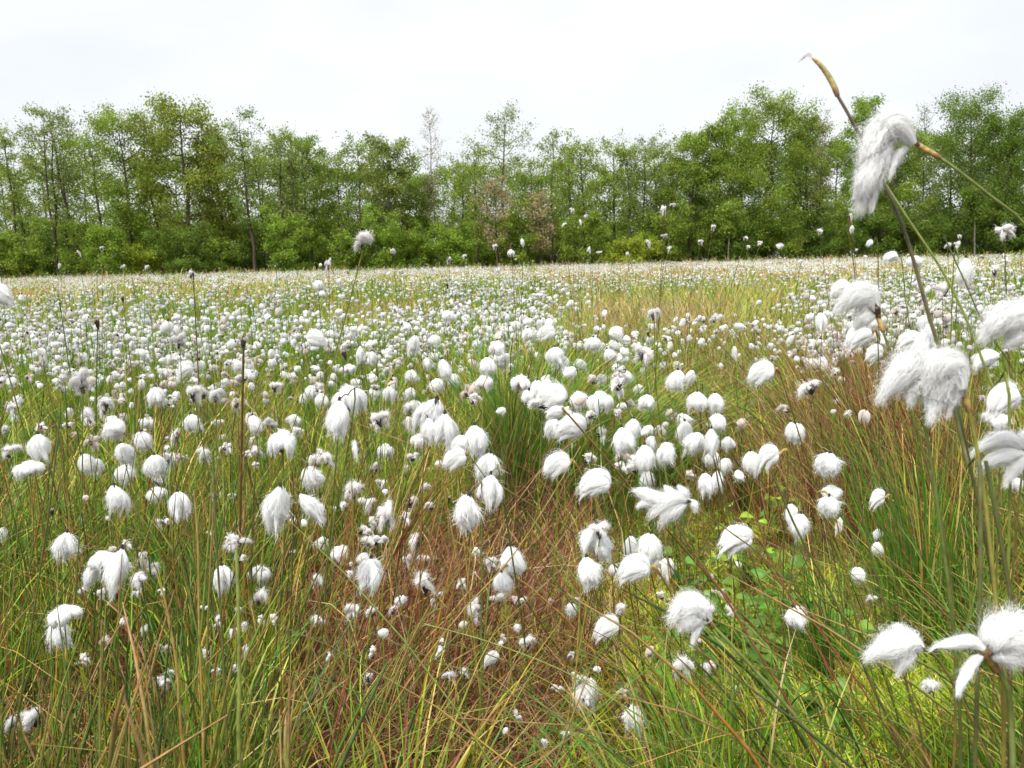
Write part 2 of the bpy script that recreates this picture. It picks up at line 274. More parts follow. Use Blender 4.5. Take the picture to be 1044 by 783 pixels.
# ------------------------------------------------------------------ where the single tufts stand
HEADS = '''
B 4 300 22 20 f d=1.3 | fat white tuft cut off by the left edge just below the trees | the fat tuft cut off by the left edge
R 43 364 9 18 | | 
D 9 386 9 9 | |
R 84 390 20 30 | tall shaggy pinkish white tuft like a column, left of the thin dark stalk | the tall shaggy pinkish tuft
R 72 366 7 8 | |
R 15 416 14 13 | |
R 107 412 12 18 | |
D 160 404 18 20 | |
B 190 376 16 15 | plump little white tuft with a black bead at its right end | the plump tuft with a black bead
D 149 364 10 9 | |
R 183 348 14 20 | |
S 99 328 8 16 b=98,440 | fluffy seed tip on a straight dark upright stalk in the left meadow | the fluffy tip on the straight dark stalk
S 125 304 8 9 b=131,345 | |
S 61 309 5 6 b=66,335 | |
R 198 402 14 20 | |
B 322 345 20 16 f d=2.0 | rounded pure white tuft standing out above the meadow, dark at its left end | the rounded tuft standing above the meadow
D 324 291 10 11 d=3.2 | |
S 248 348 7 18 b=245,500 | thick upright stalk with a bare rusty brown tip | the rusty brown stalk tip
D 240 372 12 13 | |
D 254 372 9 11 | |
D 260 381 8 9 | |
D 278 370 8 11 | |
R 205 401 16 15 | |
R 220 403 15 18 | dark centred scruffy tuft beside the thick rusty tipped stalk | the dark centred scruffy tuft
R 281 395 12 12 | |
D 318 399 13 13 | |
D 328 408 13 15 | |
D 340 385 8 10 | |
C 356 376 15 10 | |
S 351 360 6 16 b=335,430 | |
D 380 365 10 14 | |
D 368 361 8 17 | |
C 356 407 36 28 d=1.05 | big fluffy white dome with a dark star at its lower left | the big dome with a dark star
D 397 401 14 15 | |
D 361 340 10 10 | |
R 371 247 21 20 d=.95 b=316,430 | greyish spent tuft alone on a tall thin stem, seen against the trees | the lone grey tuft against the trees
S 456 290 6 9 b=435,320 | |
D 443 347 13 12 | |
D 424 351 11 19 | |
D 456 322 12 12 | |
D 436 370 12 12 | |
D 451 377 15 22 | |
D 446 393 18 15 | |
D 463 387 12 13 | pointed little tuft, second from the left end of the green tussock top | the pointed tuft by the tussock top
D 420 383 14 13 | |
D 507 355 17 16 d=1.9 | |
B 510 367 18 14 f | |
D 497 374 16 20 | bell shaped white tuft at the left of the dense white bank | the bell shaped tuft at the bank's left
D 524 333 12 12 | |
D 538 341 15 13 | |
B 557 341 18 13 | |
D 560 330 10 12 | |
D 566 362 20 17 | large hazy white tuft crowning the dense white bank | the hazy tuft crowning the bank
D 576 371 14 16 | |
B 592 372 14 11 f | |
C 531 391 22 18 d=1.6 | round fluffy white ball at the left end of the dense white bank | the fluffy ball ending the bank
D 548 397 20 20 d=1.6 | |
D 558 388 14 13 | |
B 562 407 32 22 d=1.5 | broadest tuft in the middle of the dense white bank | the broadest tuft of the bank
C 590 408 22 18 d=1.55 | |
D 568 419 18 16 | |
C 494 390 20 15 | |
D 420 401 12 13 | |
R 418 417 15 14 | |
D 605 351 16 15 d=1.9 | |
B 628 341 15 13 f | |
B 627 353 14 11 f | |
D 619 363 14 15 | |
D 633 366 14 13 | |
R 657 361 18 20 d=1.8 | streaky grey striped tuft at the right top of the white cluster | the streaky grey striped tuft
D 637 385 22 16 d=1.7 | |
D 650 397 12 11 | |
D 677 373 9 9 | |
D 691 388 20 22 d=1.45 | smooth white egg leaning right, behind two more white eggs | the smooth egg leaning right
D 706 385 11 16 | |
D 711 409 22 20 d=1.35 | |
D 729 411 18 21 d=1.35 | large white tuft farthest right of the white egg row near the leafy seedling | the large egg nearest the seedling
C 612 410 28 22 d=1.45 | wide white ball joining the right end of the white bank | the wide ball at the bank's right end
D 661 410 18 16 d=1.4 | |
R 667 320 11 16 | |
R 729 325 10 11 | |
R 680 345 10 6 | |
D 749 360 7 15 | |
S 661 340 10 5 b=640,350 | |
B 777 380 26 20 y d=1.3 b=830,430 | neat swept white tuft on a tan tip right of the leafy seedling | the neat swept tuft by the seedling
D 735 373 6 6 | |
R 836 236 9 9 d=2.2 b=850,262 | small white puff alone in front of the dark wood, left of the tall bare stalk | the lone puff before the dark wood
R 867 221 7 9 d=1.6 b=883,262 | |
D 869 233 6 9 d=1.6 b=883,262 | |
B 887 248 8 7 d=2.0 b=900,262 | |
R 1024 236 18 16 d=1.2 b=1040,280 | round fluffy white ball near the right edge against the dark wood | the round ball near the right edge
R 966 251 7 9 d=2.6 | |
R 977 250 8 11 d=2.2 | |
R 978 241 5 5 d=2.2 | |
B 907 262 20 12 d=1.9 | |
D 932 266 18 14 d=2 | |
B 857 295 19 17 d=1.5 | pale tuft peeping out behind the big windswept tuft with the tan tip | the tuft peeping out behind
B 874 342 28 24 y d=1.2 b=900,400 | silky rounded white tuft with a tan crease under the big windswept one | the silky tuft with a tan crease
B 893 359 16 13 y d=1.5 b=915,400 | |
D 984 278 18 30 d=1.4 | blurred hanging wisp of white just right of two crossing stems | the blurred hanging wisp
R 961 296 14 17 d=1.6 | |
R 1015 277 10 11 d=2.2 | |
B 928 345 23 13 d=1.5 | flattened white tuft with a greyish right end above the close pair | the flattened tuft above the close pair
D 836 328 12 19 d=2 | |
R 827 395 26 18 d=1.2 b=850,470 | torn scruffy white tuft at the top of a thin dark leaning stalk | the torn tuft on a thin dark stalk
B 1004 366 26 18 d=1 | |
B 1020 403 36 28 d=.8 b=1040,470 | glossy white tuft with a black right end at the right edge | the glossy tuft with a black end
D 941 329 10 16 d=2 | |
D 40 455 22 26 | clean egg shaped white tuft with a black top at the far left | the clean egg with a black top
R 6 438 11 12 | |
R 10 461 18 14 | |
C 30 478 29 17 | flat mushroom shaped tuft with a dark underside at the far left | the flat mushroom tuft
R 89 424 14 21 | |
R 107 417 12 15 | |
B 114 441 26 20 | blocky white tuft with a black bead at its upper right, left foreground | the blocky tuft with a black bead
D 124 463 21 23 | |
C 150 431 15 13 | |
D 145 449 19 19 | |
D 85 474 18 23 | |
D 101 476 12 18 | |
C 127 483 22 20 | rounded tuft with a big black spot in its middle, left foreground | the tuft with a big black spot
D 117 507 22 26 | |
D 158 475 22 24 | |
R 174 468 15 15 | |
R 162 491 15 15 | |
R 180 444 12 17 | |
D 195 431 16 18 | |
C 160 504 22 15 | greyish cap tilted on a dark stem in the left foreground | the greyish tilted cap
D 182 514 20 27 | |
R 191 524 14 18 | |
R 160 534 9 12 | |
R 173 535 8 11 | |
S 53 521 9 12 | |
D 70 556 23 29 | tall smooth white egg hanging between green blades in the left foreground | the tall smooth egg
D 3 544 9 14 | |
S 198 506 8 10 | |
C 288 451 30 26 d=.95 | pure white smooth tuft shaped like a tooth in the left centre | the smooth tooth shaped tuft
D 258 433 16 20 | |
R 275 432 13 14 | |
D 300 428 15 12 | |
R 302 440 13 12 | |
R 262 462 13 14 | |
D 347 427 26 38 d=1 | long white tuft hanging straight below the big dome | the long tuft hanging below the dome
R 342 438 15 16 | |
R 388 428 18 18 | |
R 383 434 13 13 | |
R 363 457 12 18 | |
R 323 470 16 15 | |
R 331 467 17 18 | |
D 314 488 22 26 | partly veiled white tuft crossed by thin blades, up and right of the biggest tuft | the veiled tuft crossed by blades
R 362 499 24 22 | |
R 376 514 15 16 | |
C 393 460 18 16 | |
R 383 477 12 12 | |
R 390 493 10 10 | |
R 394 526 18 30 | |
D 287 516 28 42 d=.85 t=.1 | biggest white tuft of the left half, left side of the dark gap | the biggest tuft's left half
D 306 520 24 34 d=.87 t=-.45 | right lobe of the biggest white tuft, leaning right beside the dark gap | the biggest tuft's right lobe
D 329 555 14 13 | |
R 376 553 19 15 | |
D 350 559 10 8 | |
R 239 553 23 16 | flattened scruffy white strip of a tuft between two upright stalks | the flattened scruffy strip
R 245 541 8 9 | |
R 207 464 13 17 | |
R 219 505 10 10 | |
D 417 431 13 14 | |
C 427 450 17 16 | |
D 424 414 14 13 | |
D 446 424 30 36 d=1.05 | large soft white tuft, upper one of the pile left of the tussock | the large soft upper tuft of the pile
D 454 438 26 34 d=1.03 | |
D 437 438 18 24 d=1.04 | |
D 484 449 27 32 d=1.0 | upright white egg above the yellow tipped stem in the centre | the egg above the yellow tipped stem
D 471 453 18 20 d=1.03 | |
B 464 467 24 17 y d=.95 b=560,478 | small swept tuft at the end of the yellow tipped stem in the centre | the swept tuft on the yellow tip
D 501 476 26 30 d=1 | |
D 501 500 24 34 d=.95 | slim white teardrop hanging right in the centre of the foreground | the slim central teardrop
D 479 523 33 38 d=.92 | wide bell shaped white tuft hanging over the brown thatch | the wide bell over the brown thatch
R 414 478 9 10 | |
S 442 479 7 8 | |
R 435 497 11 11 | |
R 420 512 15 16 | |
S 458 508 8 10 | |
R 424 551 18 16 | |
B 566 421 18 12 y d=1.15 b=672,500 | white hook of cotton at the top of the long thick yellow green stem | the hook on the thick yellow stem
B 583 437 30 24 d=1.25 | |
D 566 437 16 22 d=1.3 | |
R 536 451 8 9 | |
B 568 472 28 20 y d=1.1 b=640,490 | ruffled white tuft pointing left in the middle of the green tussock | the ruffled tuft in the tussock
B 607 493 34 26 d=1.05 b=640,520 | broad dishevelled white tuft right of the green tussock, tan streaks at its top | the broad dishevelled tuft
D 567 455 14 12 | |
D 585 457 13 12 | |
D 634 449 25 28 d=1.15 | |
D 646 437 19 21 d=1.2 | |
D 657 467 22 28 d=1.1 | oval white egg at the centre of the cluster of eggs right of centre | the central egg of the cluster
D 680 462 19 24 d=1.1 | |
D 664 453 16 18 | |
D 647 472 9 18 | |
D 658 488 17 17 | |
D 682 423 13 14 | |
D 672 440 13 14 | |
D 698 440 16 22 | |
D 714 453 23 24 d=1.15 | |
D 725 450 18 27 d=1.13 | |
D 729 468 17 16 | |
D 742 452 14 15 | |
D 731 431 18 20 | |
D 741 475 15 17 | |
D 717 494 18 24 d=1.08 | lowest and cleanest white egg of the cluster above the yellow moss | the lowest cleanest egg
D 732 490 14 22 | |
D 765 472 18 25 | |
B 784 462 22 20 y d=1.05 b=800,500 | silky tuft bending over a bright yellow tip, right of a white egg | the silky tuft on a bright yellow tip
B 750 548 36 24 y d=.98 b=830,565 | sleek white tuft blown left from a stem that reaches far to the right | the sleek tuft blown left
D 607 547 26 26 d=1.0 | |
R 612 542 20 18 d=.98 | |
D 697 429 18 16 | |
D 806 440 13 20 | |
D 814 441 14 20 | |
D 846 474 26 26 d=1.1 | round white tuft with two small black horns beside the brown dead grass | the round tuft with two black horns
C 848 502 22 15 d=1.12 | |
D 845 517 22 24 d=1.08 y b=866,560 | |
B 894 507 16 16 y d=1.15 b=915,555 | |
D 857 536 8 19 | |
C 895 545 11 12 | |
D 894 559 11 14 | |
D 805 524 16 22 d=1.08 | |
D 816 536 20 26 d=1.05 | heart shaped white tuft half hidden by green leaves and a dark stem | the half hidden heart shaped tuft
D 874 585 14 15 | |
D 1034 493 16 14 d=.9 | |
C 1021 430 22 16 d=.85 | |
R 1011 430 14 20 d=1.1 | |
C 104 571 27 18 d=.95 | small grey dome perched before the fat white tuft at lower left | the grey dome at lower left
D 126 578 30 40 d=.92 | fat white tuft with a pointed top at lower left, between two ragged ones | the fat pointed tuft at lower left
D 99 586 18 26 d=.97 | |
D 144 571 14 18 | |
R 141 592 18 16 d=.9 | |
R 155 581 14 18 | |
C 65 627 34 19 d=.85 | broad flat topped white tuft like a parasol at lower left | the parasol topped tuft
D 60 646 22 32 d=.9 | |
S 80 678 14 14 | |
S 118 606 13 12 | |
R 172 686 12 9 | |
R 165 695 14 8 | |
R 148 642 8 11 | |
D 227 589 20 27 | |
C 265 585 24 16 | star shaped white tuft with drooping rays left of the thatch | the star shaped tuft
R 265 610 17 19 | |
R 237 645 12 11 | |
R 250 638 9 11 | |
R 251 665 8 16 | |
R 325 592 17 18 | |
C 345 565 20 17 | |
D 379 585 30 34 d=.95 | heavy white tuft slumped against a red stem near the bottom centre left | the heavy tuft against a red stem
C 371 569 18 11 | |
R 325 632 16 12 | |
R 360 623 15 15 | |
R 379 625 12 12 | |
R 376 691 12 12 | |
R 401 622 10 12 | |
D 409 612 12 11 | |
R 415 574 10 17 | |
R 433 571 12 12 | |
S 446 571 10 10 | |
R 432 597 22 24 | untidy grey white tuft low in the brown thatch | the untidy tuft in the thatch
D 521 572 29 33 d=1.05 | large clean white egg over the brown thatch, upper of two | the large clean egg over the thatch
D 511 594 22 24 y d=1.02 b=560,620 | |
R 500 574 13 14 | |
S 492 566 11 10 | |
R 509 611 16 14 | |
R 484 621 20 18 | |
D 583 622 15 15 | |
D 528 640 9 9 | |
R 538 656 15 14 | |
B 501 671 16 14 y b=530,700 | tiny round white bud on a yellow tip low in the brown thatch | the tiny bud on a yellow tip
R 473 687 10 9 | |
R 459 688 12 10 | |
R 605 541 18 15 | |
D 606 558 24 30 d=1.0 | |
D 598 582 25 30 d=.98 | plump white egg, lowest of the three stacked left of the swept tuft | the lowest of three stacked eggs
D 643 557 17 23 | |
D 664 560 26 34 d=1.03 | tall white tuft standing behind the swept one with the yellow tip | the tall tuft behind the swept one
D 682 579 18 22 | |
B 647 579 34 26 y d=.95 b=720,620 | full white tuft swept left from a pale yellow tip in the lower centre | the full tuft swept left
D 627 580 10 12 | |
B 619 638 26 22 y d=1 b=680,665 | low white tuft drooping among thin crossing stems, bottom centre right | the low drooping tuft
R 634 620 14 14 | |
R 697 682 20 30 | stringy wisp of cotton dangling low in the grass, bottom right of centre | the stringy dangling wisp
R 720 680 14 12 | |
D 600 706 26 34 d=1.05 | pale egg shaped tuft under dark scales near the bottom edge | the pale egg near the bottom edge
R 590 692 16 12 | |
D 641 733 22 28 d=1.02 | lowest hanging white tuft at the bottom of the picture | the lowest hanging tuft
D 808 630 21 24 d=1 | |
R 889 611 9 10 | |
R 950 700 22 18 d=1 | torn white scrap behind blades beside the big blurred tuft at lower right | the torn white scrap
R 553 756 11 9 | |
R 577 749 9 8 | |
R 14 736 16 18 | |
R 33 734 22 20 | |
R 401 256 6 9 d=2.8 | |
R 458 265 8 9 d=2.5 | |
R 474 262 6 7 d=3 | |
R 505 252 6 8 d=2.8 b=512,275 | |
C 521 258 10 9 d=2.2 | |
D 532 247 5 10 d=2.5 b=530,275 | |
R 576 229 7 6 d=2.5 b=583,270 | |
R 583 215 6 8 d=2.4 b=585,270 | |
R 592 226 6 7 d=2.4 b=588,270 | |
R 597 221 6 7 d=2.4 b=590,270 | |
R 601 255 6 8 d=2.6 | |
R 611 258 7 5 d=2.8 | |
R 677 214 7 13 d=2.3 b=672,270 | white tuft highest against the trees right of centre, on a hair thin stem | the highest tuft against the trees
R 686 209 6 6 d=2.3 b=674,270 | |
R 678 241 8 7 d=2.4 b=672,270 | |
R 660 248 9 10 d=2.4 | |
R 683 254 7 7 d=2.4 | |
R 640 260 5 7 d=3 | |
R 714 247 6 7 d=2.6 b=700,275 | |
R 727 232 5 8 d=2.6 b=712,275 | |
R 760 243 7 7 d=2.4 b=735,275 | |
R 763 252 6 6 d=2.4 b=740,275 | |
R 775 248 6 6 d=2.4 b=745,275 | |
R 80 258 5 8 d=3 b=86,285 | |
R 104 253 5 5 d=3 b=100,285 | |
R 61 271 4 6 d=3.2 | |
R 150 273 4 6 d=3.2 | |
R 195 280 8 9 d=2.2 | |
S 197 279 7 7 d=2 b=196,305 | |
R 335 270 6 13 d=2.4 | |
R 126 272 5 5 d=3 | |'''

ZK = {'D': .045, 'B': .045, 'R': .034, 'C': .045, 'S': .02}
GROUP = 'cottongrass tufts in the near bog'
TUFTS = []
hr = np.random.default_rng(21)

def parse():
    for ln in HEADS.strip().splitlines():
        a = [s.strip() for s in ln.split('|')]
        t = a[0].split(); fl = t[5:]
        o = {'k': t[0], 'x': float(t[1]), 'y': float(t[2]), 'w': float(t[3]), 'h': float(t[4]), 'lab': a[1], 'ref': a[2], 'y_': 'y' in fl, 'f': 'f' in fl}
        for f in fl:
            if '=' in f: o[f[0]+'='] = f[2:]
        TUFTS.append(o)
parse()

def depth(o):
    if 'd=' in o: return float(o['d='])
    s = o['w'] if o['k'] == 'B' else (o['h'] if o['k'] in 'DS' else max(o['w'], o['h']))
    d = ZK[o['k']] * F / s * (.92 if o['k'] == 'D' else 1)
    e = (o['y'] - 262) / F
    if e > .02:
        d = min(max(d, .13 / e), .55 / e)       # head between 0.2 and 0.62 m above the bog
    elif e < -.01: d = min(d, .2 / -e)
    return min(max(d, .55), 3.4)


for o in TUFTS: o['_d'] = depth(o)

def open_view(rng, P, keep=.22):
    """most blades that would grow right in front of a tuft are left out: True where a blade stays"""
    v = P - CAM; dz = v @ fw; ok = dz > .05
    qx = np.where(ok, 522 + F * (v @ rt) / np.maximum(dz, .05), -999); qy = 391.5 - F * (v @ up) / np.maximum(dz, .05)
    hit = np.zeros(len(P), bool)
    mx, mn = qx.max(1), qx.min(1)
    for o in TUFTS:
        if max(o['w'], o['h']) < 11: continue
        s = np.where((mx > o['x'] - o['w'] * .5) & (mn < o['x'] + o['w'] * .5))[0]
        if not len(s): continue
        # test also half-way between the points
        for X, Y, Z in ((qx[s], qy[s], dz[s]), ((qx[s][:, 1:] + qx[s][:, :-1]) / 2, (qy[s][:, 1:] + qy[s][:, :-1]) / 2, dz[s][:, 1:])):
            h = ((abs(X - o['x']) < o['w'] * .5) & (abs(Y - o['y']) < o['h'] * .52) & (Z < o['_d'] + .03)).any(1)
            hit[s] |= h
    return ~hit | (rng.random(len(P)) < keep)

# ------------------------------------------------------------------ grass
PAL = {
 'green': np.array([[.085, .20, .012], [.15, .29, .015], [.23, .32, .018], [.32, .36, .03], [.055, .14, .018], [.10, .22, .04]]),
 'dead': np.array([[.21, .085, .04], [.29, .15, .07], [.16, .05, .027], [.40, .27, .15], [.24, .08, .035], [.10, .04, .024]]),
 'straw': np.array([[.52, .42, .12], [.54, .38, .07], [.42, .24, .05], [.44, .44, .09]]),
}
def pick(rng, key, n):
    c = PAL[key][rng.integers(0, len(PAL[key]), n)]
    return np.clip(c * rng.uniform(.75, 1.25, (n, 1)) * rng.uniform(.93, 1.07, (n, 3)), .01, .8)

def sample_points(rng, n, dmin, dmax, half=47, p=1.0):
    if half == 47: half = 60; n = int(n * 1.27)      # well past the edges of the view
    th = np.radians(rng.uniform(-half, half, n))
    d = dmin * (dmax / dmin) ** (rng.random(n) ** p)
    return d * np.sin(th), d * np.cos(th)

def blade_paths(rng, x, y, h, lean, bend, K):
    """lean: (n,2) horizontal reach at the tip; bend: 0 straight .. 1 hooped over"""
    t = np.linspace(0, 1, K)[None, :]
    z0 = ground(x, y) - .01
    hor = t ** 1.6 * (1 - .15 * bend[:, None]) + .12 * t
    zz = h[:, None] * (t * (1 + .9 * bend[:, None]) - bend[:, None] * 1.15 * t ** 2.4)
    P = np.stack([x[:, None] + lean[:, :1] * hor, y[:, None] + lean[:, 1:] * hor, z0[:, None] + zz], -1)
    wob = rng.normal(0, 1, (len(x), 1, 3)) * np.sin(t * 3.1)[..., None] * h[:, None, None] * .035
    return P + wob

def cap_height(rng, x, y, h, k0=.33, k1=.22):
    """plants right at the camera stay low, so that one looks over them"""
    d = np.hypot(x, y)
    lim = .75 - d * (k0 + rng.random(len(x)) * k1)
    lim = np.where(d < 1.25, np.maximum(lim, .07), 9)
    return np.minimum(h, lim)

def thatch(x, y):
    u = x / np.maximum(y, .1)
    return np.clip(1.35 * gauss(x, y, -.14, 1.42, .34, .46) + 1.1 * gauss(x, y, .10, 1.75, .14, .3) + .95 * gauss(x, y, .93, 1.95, .27, .36)
                   + .5 * gauss(x, y, .55, 2.1, .12, .2) + .5 * gauss(x, y, 1.3, 3.0, .5, .5) + .5 * gauss(x, y, -.62, 1.25, .32, .40), 0, 1)
def mossy(x, y):
    return np.clip(1.4 * gauss(x, y, .54, 1.75, .36, .62) + 1.1 * gauss(x, y, .55, 1.30, .30, .26) + .35 * gauss(x, y, .9, 2.9, .4, .5), 0, 1)
def tussock(x, y):
    return np.clip(1.2 * gauss(x, y, .04, 2.25, .24, .30) + .8 * gauss(x, y, .40, 2.75, .3, .35), 0, 1)

def lean_field(rng, x, y, s):
    u = x / np.maximum(y, .2)
    mx = np.where(u < -.12, .10, np.where(u < .12, .12, -.34))
    mx = mx + np.where((u > -.35) & (u < .05) & (y < 1.5), .30, 0)
    sg = np.where(u < -.15, .15, .26)
    l = np.stack([mx + rng.normal(0, 1, len(x)) * sg, rng.normal(0, 1, len(x)) * sg - .05], -1)
    return l * s[:, None]

def side(rng, n):
    a = rng.uniform(0, math.pi, n)
    return np.stack([np.cos(a), np.sin(a) * .6, rng.normal(0, .15, n)], -1)

def near_green():
    rng = np.random.default_rng(11); mb = MB()
    xs, ys, hs, ls, bs, tone = [], [], [], [], [], []
    def add_tussock(cx, cy, nb, rad, hm, out, lx=0., ly=0., tn=None):
        a = rng.uniform(0, 6.283, nb); r = rad * np.abs(rng.normal(0, .6, nb))
        h = hm * rng.uniform(.45, 1.15, nb)
        o = np.stack([np.cos(a), np.sin(a)], -1)
        xs.append(cx + o[:, 0] * r); ys.append(cy + o[:, 1] * r); hs.append(h)
        l = o * (h * out * rng.uniform(.1, 1.1, nb))[:, None] + rng.normal(0, .10, (nb, 2)) * h[:, None] + np.array([lx, ly]) * h[:, None]
        ls.append(l); bs.append(np.clip(rng.beta(1.6, 2.6, nb) * (.6 + .5 * out), 0, .95))
        tone.append(np.repeat(rng.random() if tn is None else tn, nb))
    # the clumps one can make out in the photograph
    add_tussock(.00, 2.05, 1500, .13, .50, .75, .14, 0, .35); add_tussock(.20, 2.15, 1100, .13, .42, .9, .30, -.1, .45)
    add_tussock(.13, 2.5, 800, .15, .46, .8, .2, 0, .5); add_tussock(.42, 2.6, 700, .16, .40, .9, .25, -.1, .4)
    add_tussock(.95, 1.95, 110, .16, .5, .3, -.12, 0, .6); add_tussock(.78, 1.45, 300, .10, .50, .3, -.15, 0, .2)
    add_tussock(.66, 1.02, 170, .13, .36, .5, -.55, .1, .3); add_tussock(.38, 1.0, 110, .12, .26, .5, -.5, .1, .4)
    add_tussock(-.55, 1.35, 500, .12, .36, .7, .05, 0, .15)
    cx, cy = sample_points(rng, 1700, .5, 6.2, p=.72)
    for X, Y in zip(cx, cy):
        u = X / Y; d = math.hypot(X, Y)
        p = float(np.clip(.55 + .5 * noise2(X, Y, 3.1, 4), .12, 1) * (1 - .97 * thatch(X, Y)) * (1 - .93 * mossy(X, Y)))
        if -.34 < u < .22 and d < 1.9: p *= .05
        if u < -.22 and d < 1.5: p *= .38
        if u >= .2 and d < 1.2: p *= .3
        if rng.random() > p: continue
        near = 1 if d < 2.2 else 1.25
        add_tussock(X, Y, int(rng.integers(35, 150)), rng.uniform(.03, .085) * near, rng.uniform(.20, .42) * (1 - .4 * float(mossy(X, Y))), rng.uniform(.35, 1.0),
                    (.10 if u < .1 else -.22) + rng.normal(0, .08), rng.normal(-.02, .08))
    # loose blades between the clumps
    x, y = sample_points(rng, 17000, .45, 6.0, p=.75)
    k = rng.random(len(x)) < np.clip(.5 + .4 * noise2(x, y, 5, 5), .05, 1) * (1 - .93 * thatch(x, y)) * np.where((x / y > -.34) & (x / y < .22) & (np.hypot(x, y) < 1.9), .08, 1) * np.where((x / y > .15) & (np.hypot(x, y) < 1.2), .4, 1) * (1 - .8 * mossy(x, y))
    x, y = x[k], y[k]; h = rng.uniform(.10, .34, len(x)) * (1 - .4 * mossy(x, y))
    xs.append(x); ys.append(y); hs.append(h); ls.append(lean_field(rng, x, y, h)); bs.append(rng.beta(1.6, 3, len(x))); tone.append(rng.random(len(x)))
    x, y, h, b, tn = map(np.concatenate, (xs, ys, hs, bs, tone)); ln = np.concatenate(ls); n = len(x)
    h0 = h.copy(); h = cap_height(rng, x, y, h); ln *= (h / h0)[:, None]
    P = blade_paths(rng, x, y, h, ln, b, 7)
    g = PAL['green']; order = np.array([4, 0, 5, 1, 2, 3])
    ci = np.clip((tn * 5.2 + rng.normal(0, 1.0, n)).astype(int), 0, 5)
    c = g[order[ci]] * rng.uniform(.75, 1.25, (n, 1)) * rng.uniform(.94, 1.06, (n, 3)); s = pick(rng, 'straw', n); dd = pick(rng, 'dead', n)
    t = np.linspace(0, 1, 7)
    dry = (rng.random(n) < .24)[:, None, None] * np.clip(t - .45, 0, 1)[None, :, None] * 1.8
    C = c[:, None] * (1 - np.clip(dry, 0, 1)) + s[:, None] * np.clip(dry, 0, 1)
    allst = (rng.random(n) < .13); C[allst] = s[allst][:, None]
    alld = (rng.random(n) < .08); C[alld] = dd[alld][:, None]
    base = np.clip(.35 - t, 0, 1)[None, :, None] * 2 * (rng.random(n) < .35)[:, None, None]
    C = C * (1 - base) + dd[:, None] * base
    w0 = rng.uniform(.0013, .0036, n) * np.where(y > 2.4, 1.25, 1)
    W = w0[:, None] * np.array([.9, 1, .95, .85, .7, .45, .12])
    kv = open_view(rng, P)
    ribbons(mb, P[kv], W[kv], side(rng, n)[kv], C[kv])
    o = mb.build('grass', M_GRASS); tag(o, 'arching green and yellowing bog grass tussocks covering the near ground', 'grass', None, 'stuff')

def near_dead():
    rng = np.random.default_rng(12); mb = MB()
    x, y = sample_points(rng, 37000, .5, 4.5, p=.8)
    k = rng.random(len(x)) < np.clip(thatch(x, y) * 1.2 + .10 + .12 * noise2(x, y, 4, 5), 0.02, 1) * np.where(np.hypot(x, y) < 1.0, .4, 1) * (1 - .8 * mossy(x, y) * (1 - thatch(x, y)))
    x, y = x[k], y[k]; n0 = len(x)
    ex = [(.90, 1.92, .13, 900), (1.02, 2.1, .12, 500), (-.20, 1.30, .12, 350), (.62, 2.3, .08, 200), (1.35, 2.9, .2, 500), (-1.0, 2.6, .15, 250)]
    x = np.concatenate([x] + [rng.normal(a, s, m) for a, c, s, m in ex]); y = np.concatenate([y] + [rng.normal(c, s, m) for a, c, s, m in ex])
    n = len(x); th = thatch(x, y)
    h = rng.uniform(.02, .17, n) * (.7 + .6 * th) * (1 + .5 * noise2(x, y, 7, 7))
    h = np.maximum(h, .012)
    up_ = rng.random(n) < .22; h[up_] *= 1.9
    up_[n0:] = True; h[n0:] = rng.uniform(.22, .54, n - n0)
    h = cap_height(rng, x, y, h)
    a = rng.uniform(0, 6.283, n); L_ = rng.uniform(.05, .26, n); L_[n0:] *= .5
    ln = np.stack([np.cos(a), np.sin(a)], -1) * L_[:, None]
    ln += lean_field(rng, x, y, h) * .8
    b = rng.uniform(.35, .98, n); b[up_] *= .5; b[n0:] *= .4
    K = 7
    P = blade_paths(rng, x, y, h, ln, b, K)
    P += rng.normal(0, .010, (n, 1, 3)) * np.sin(np.linspace(0, 7, K))[None, :, None]
    c = pick(rng, 'dead', n); st = rng.random(n) < .10
    c[st] = pick(rng, 'straw', st.sum()) * [1.0, .95, 1.3]
    C = np.repeat(c[:, None], K, 1)
    W = rng.uniform(.0009, .0027, n)[:, None] * np.array([1, 1, 1, .9, .8, .6, .2])
    kv = open_view(rng, P, .3)
    ribbons(mb, P[kv], W[kv], side(rng, n)[kv], C[kv])
    o = mb.build('dead_grass', M_DEAD); tag(o, 'tangled reddish brown dead grass thatch between the green tussocks', 'dead grass', None, 'stuff')

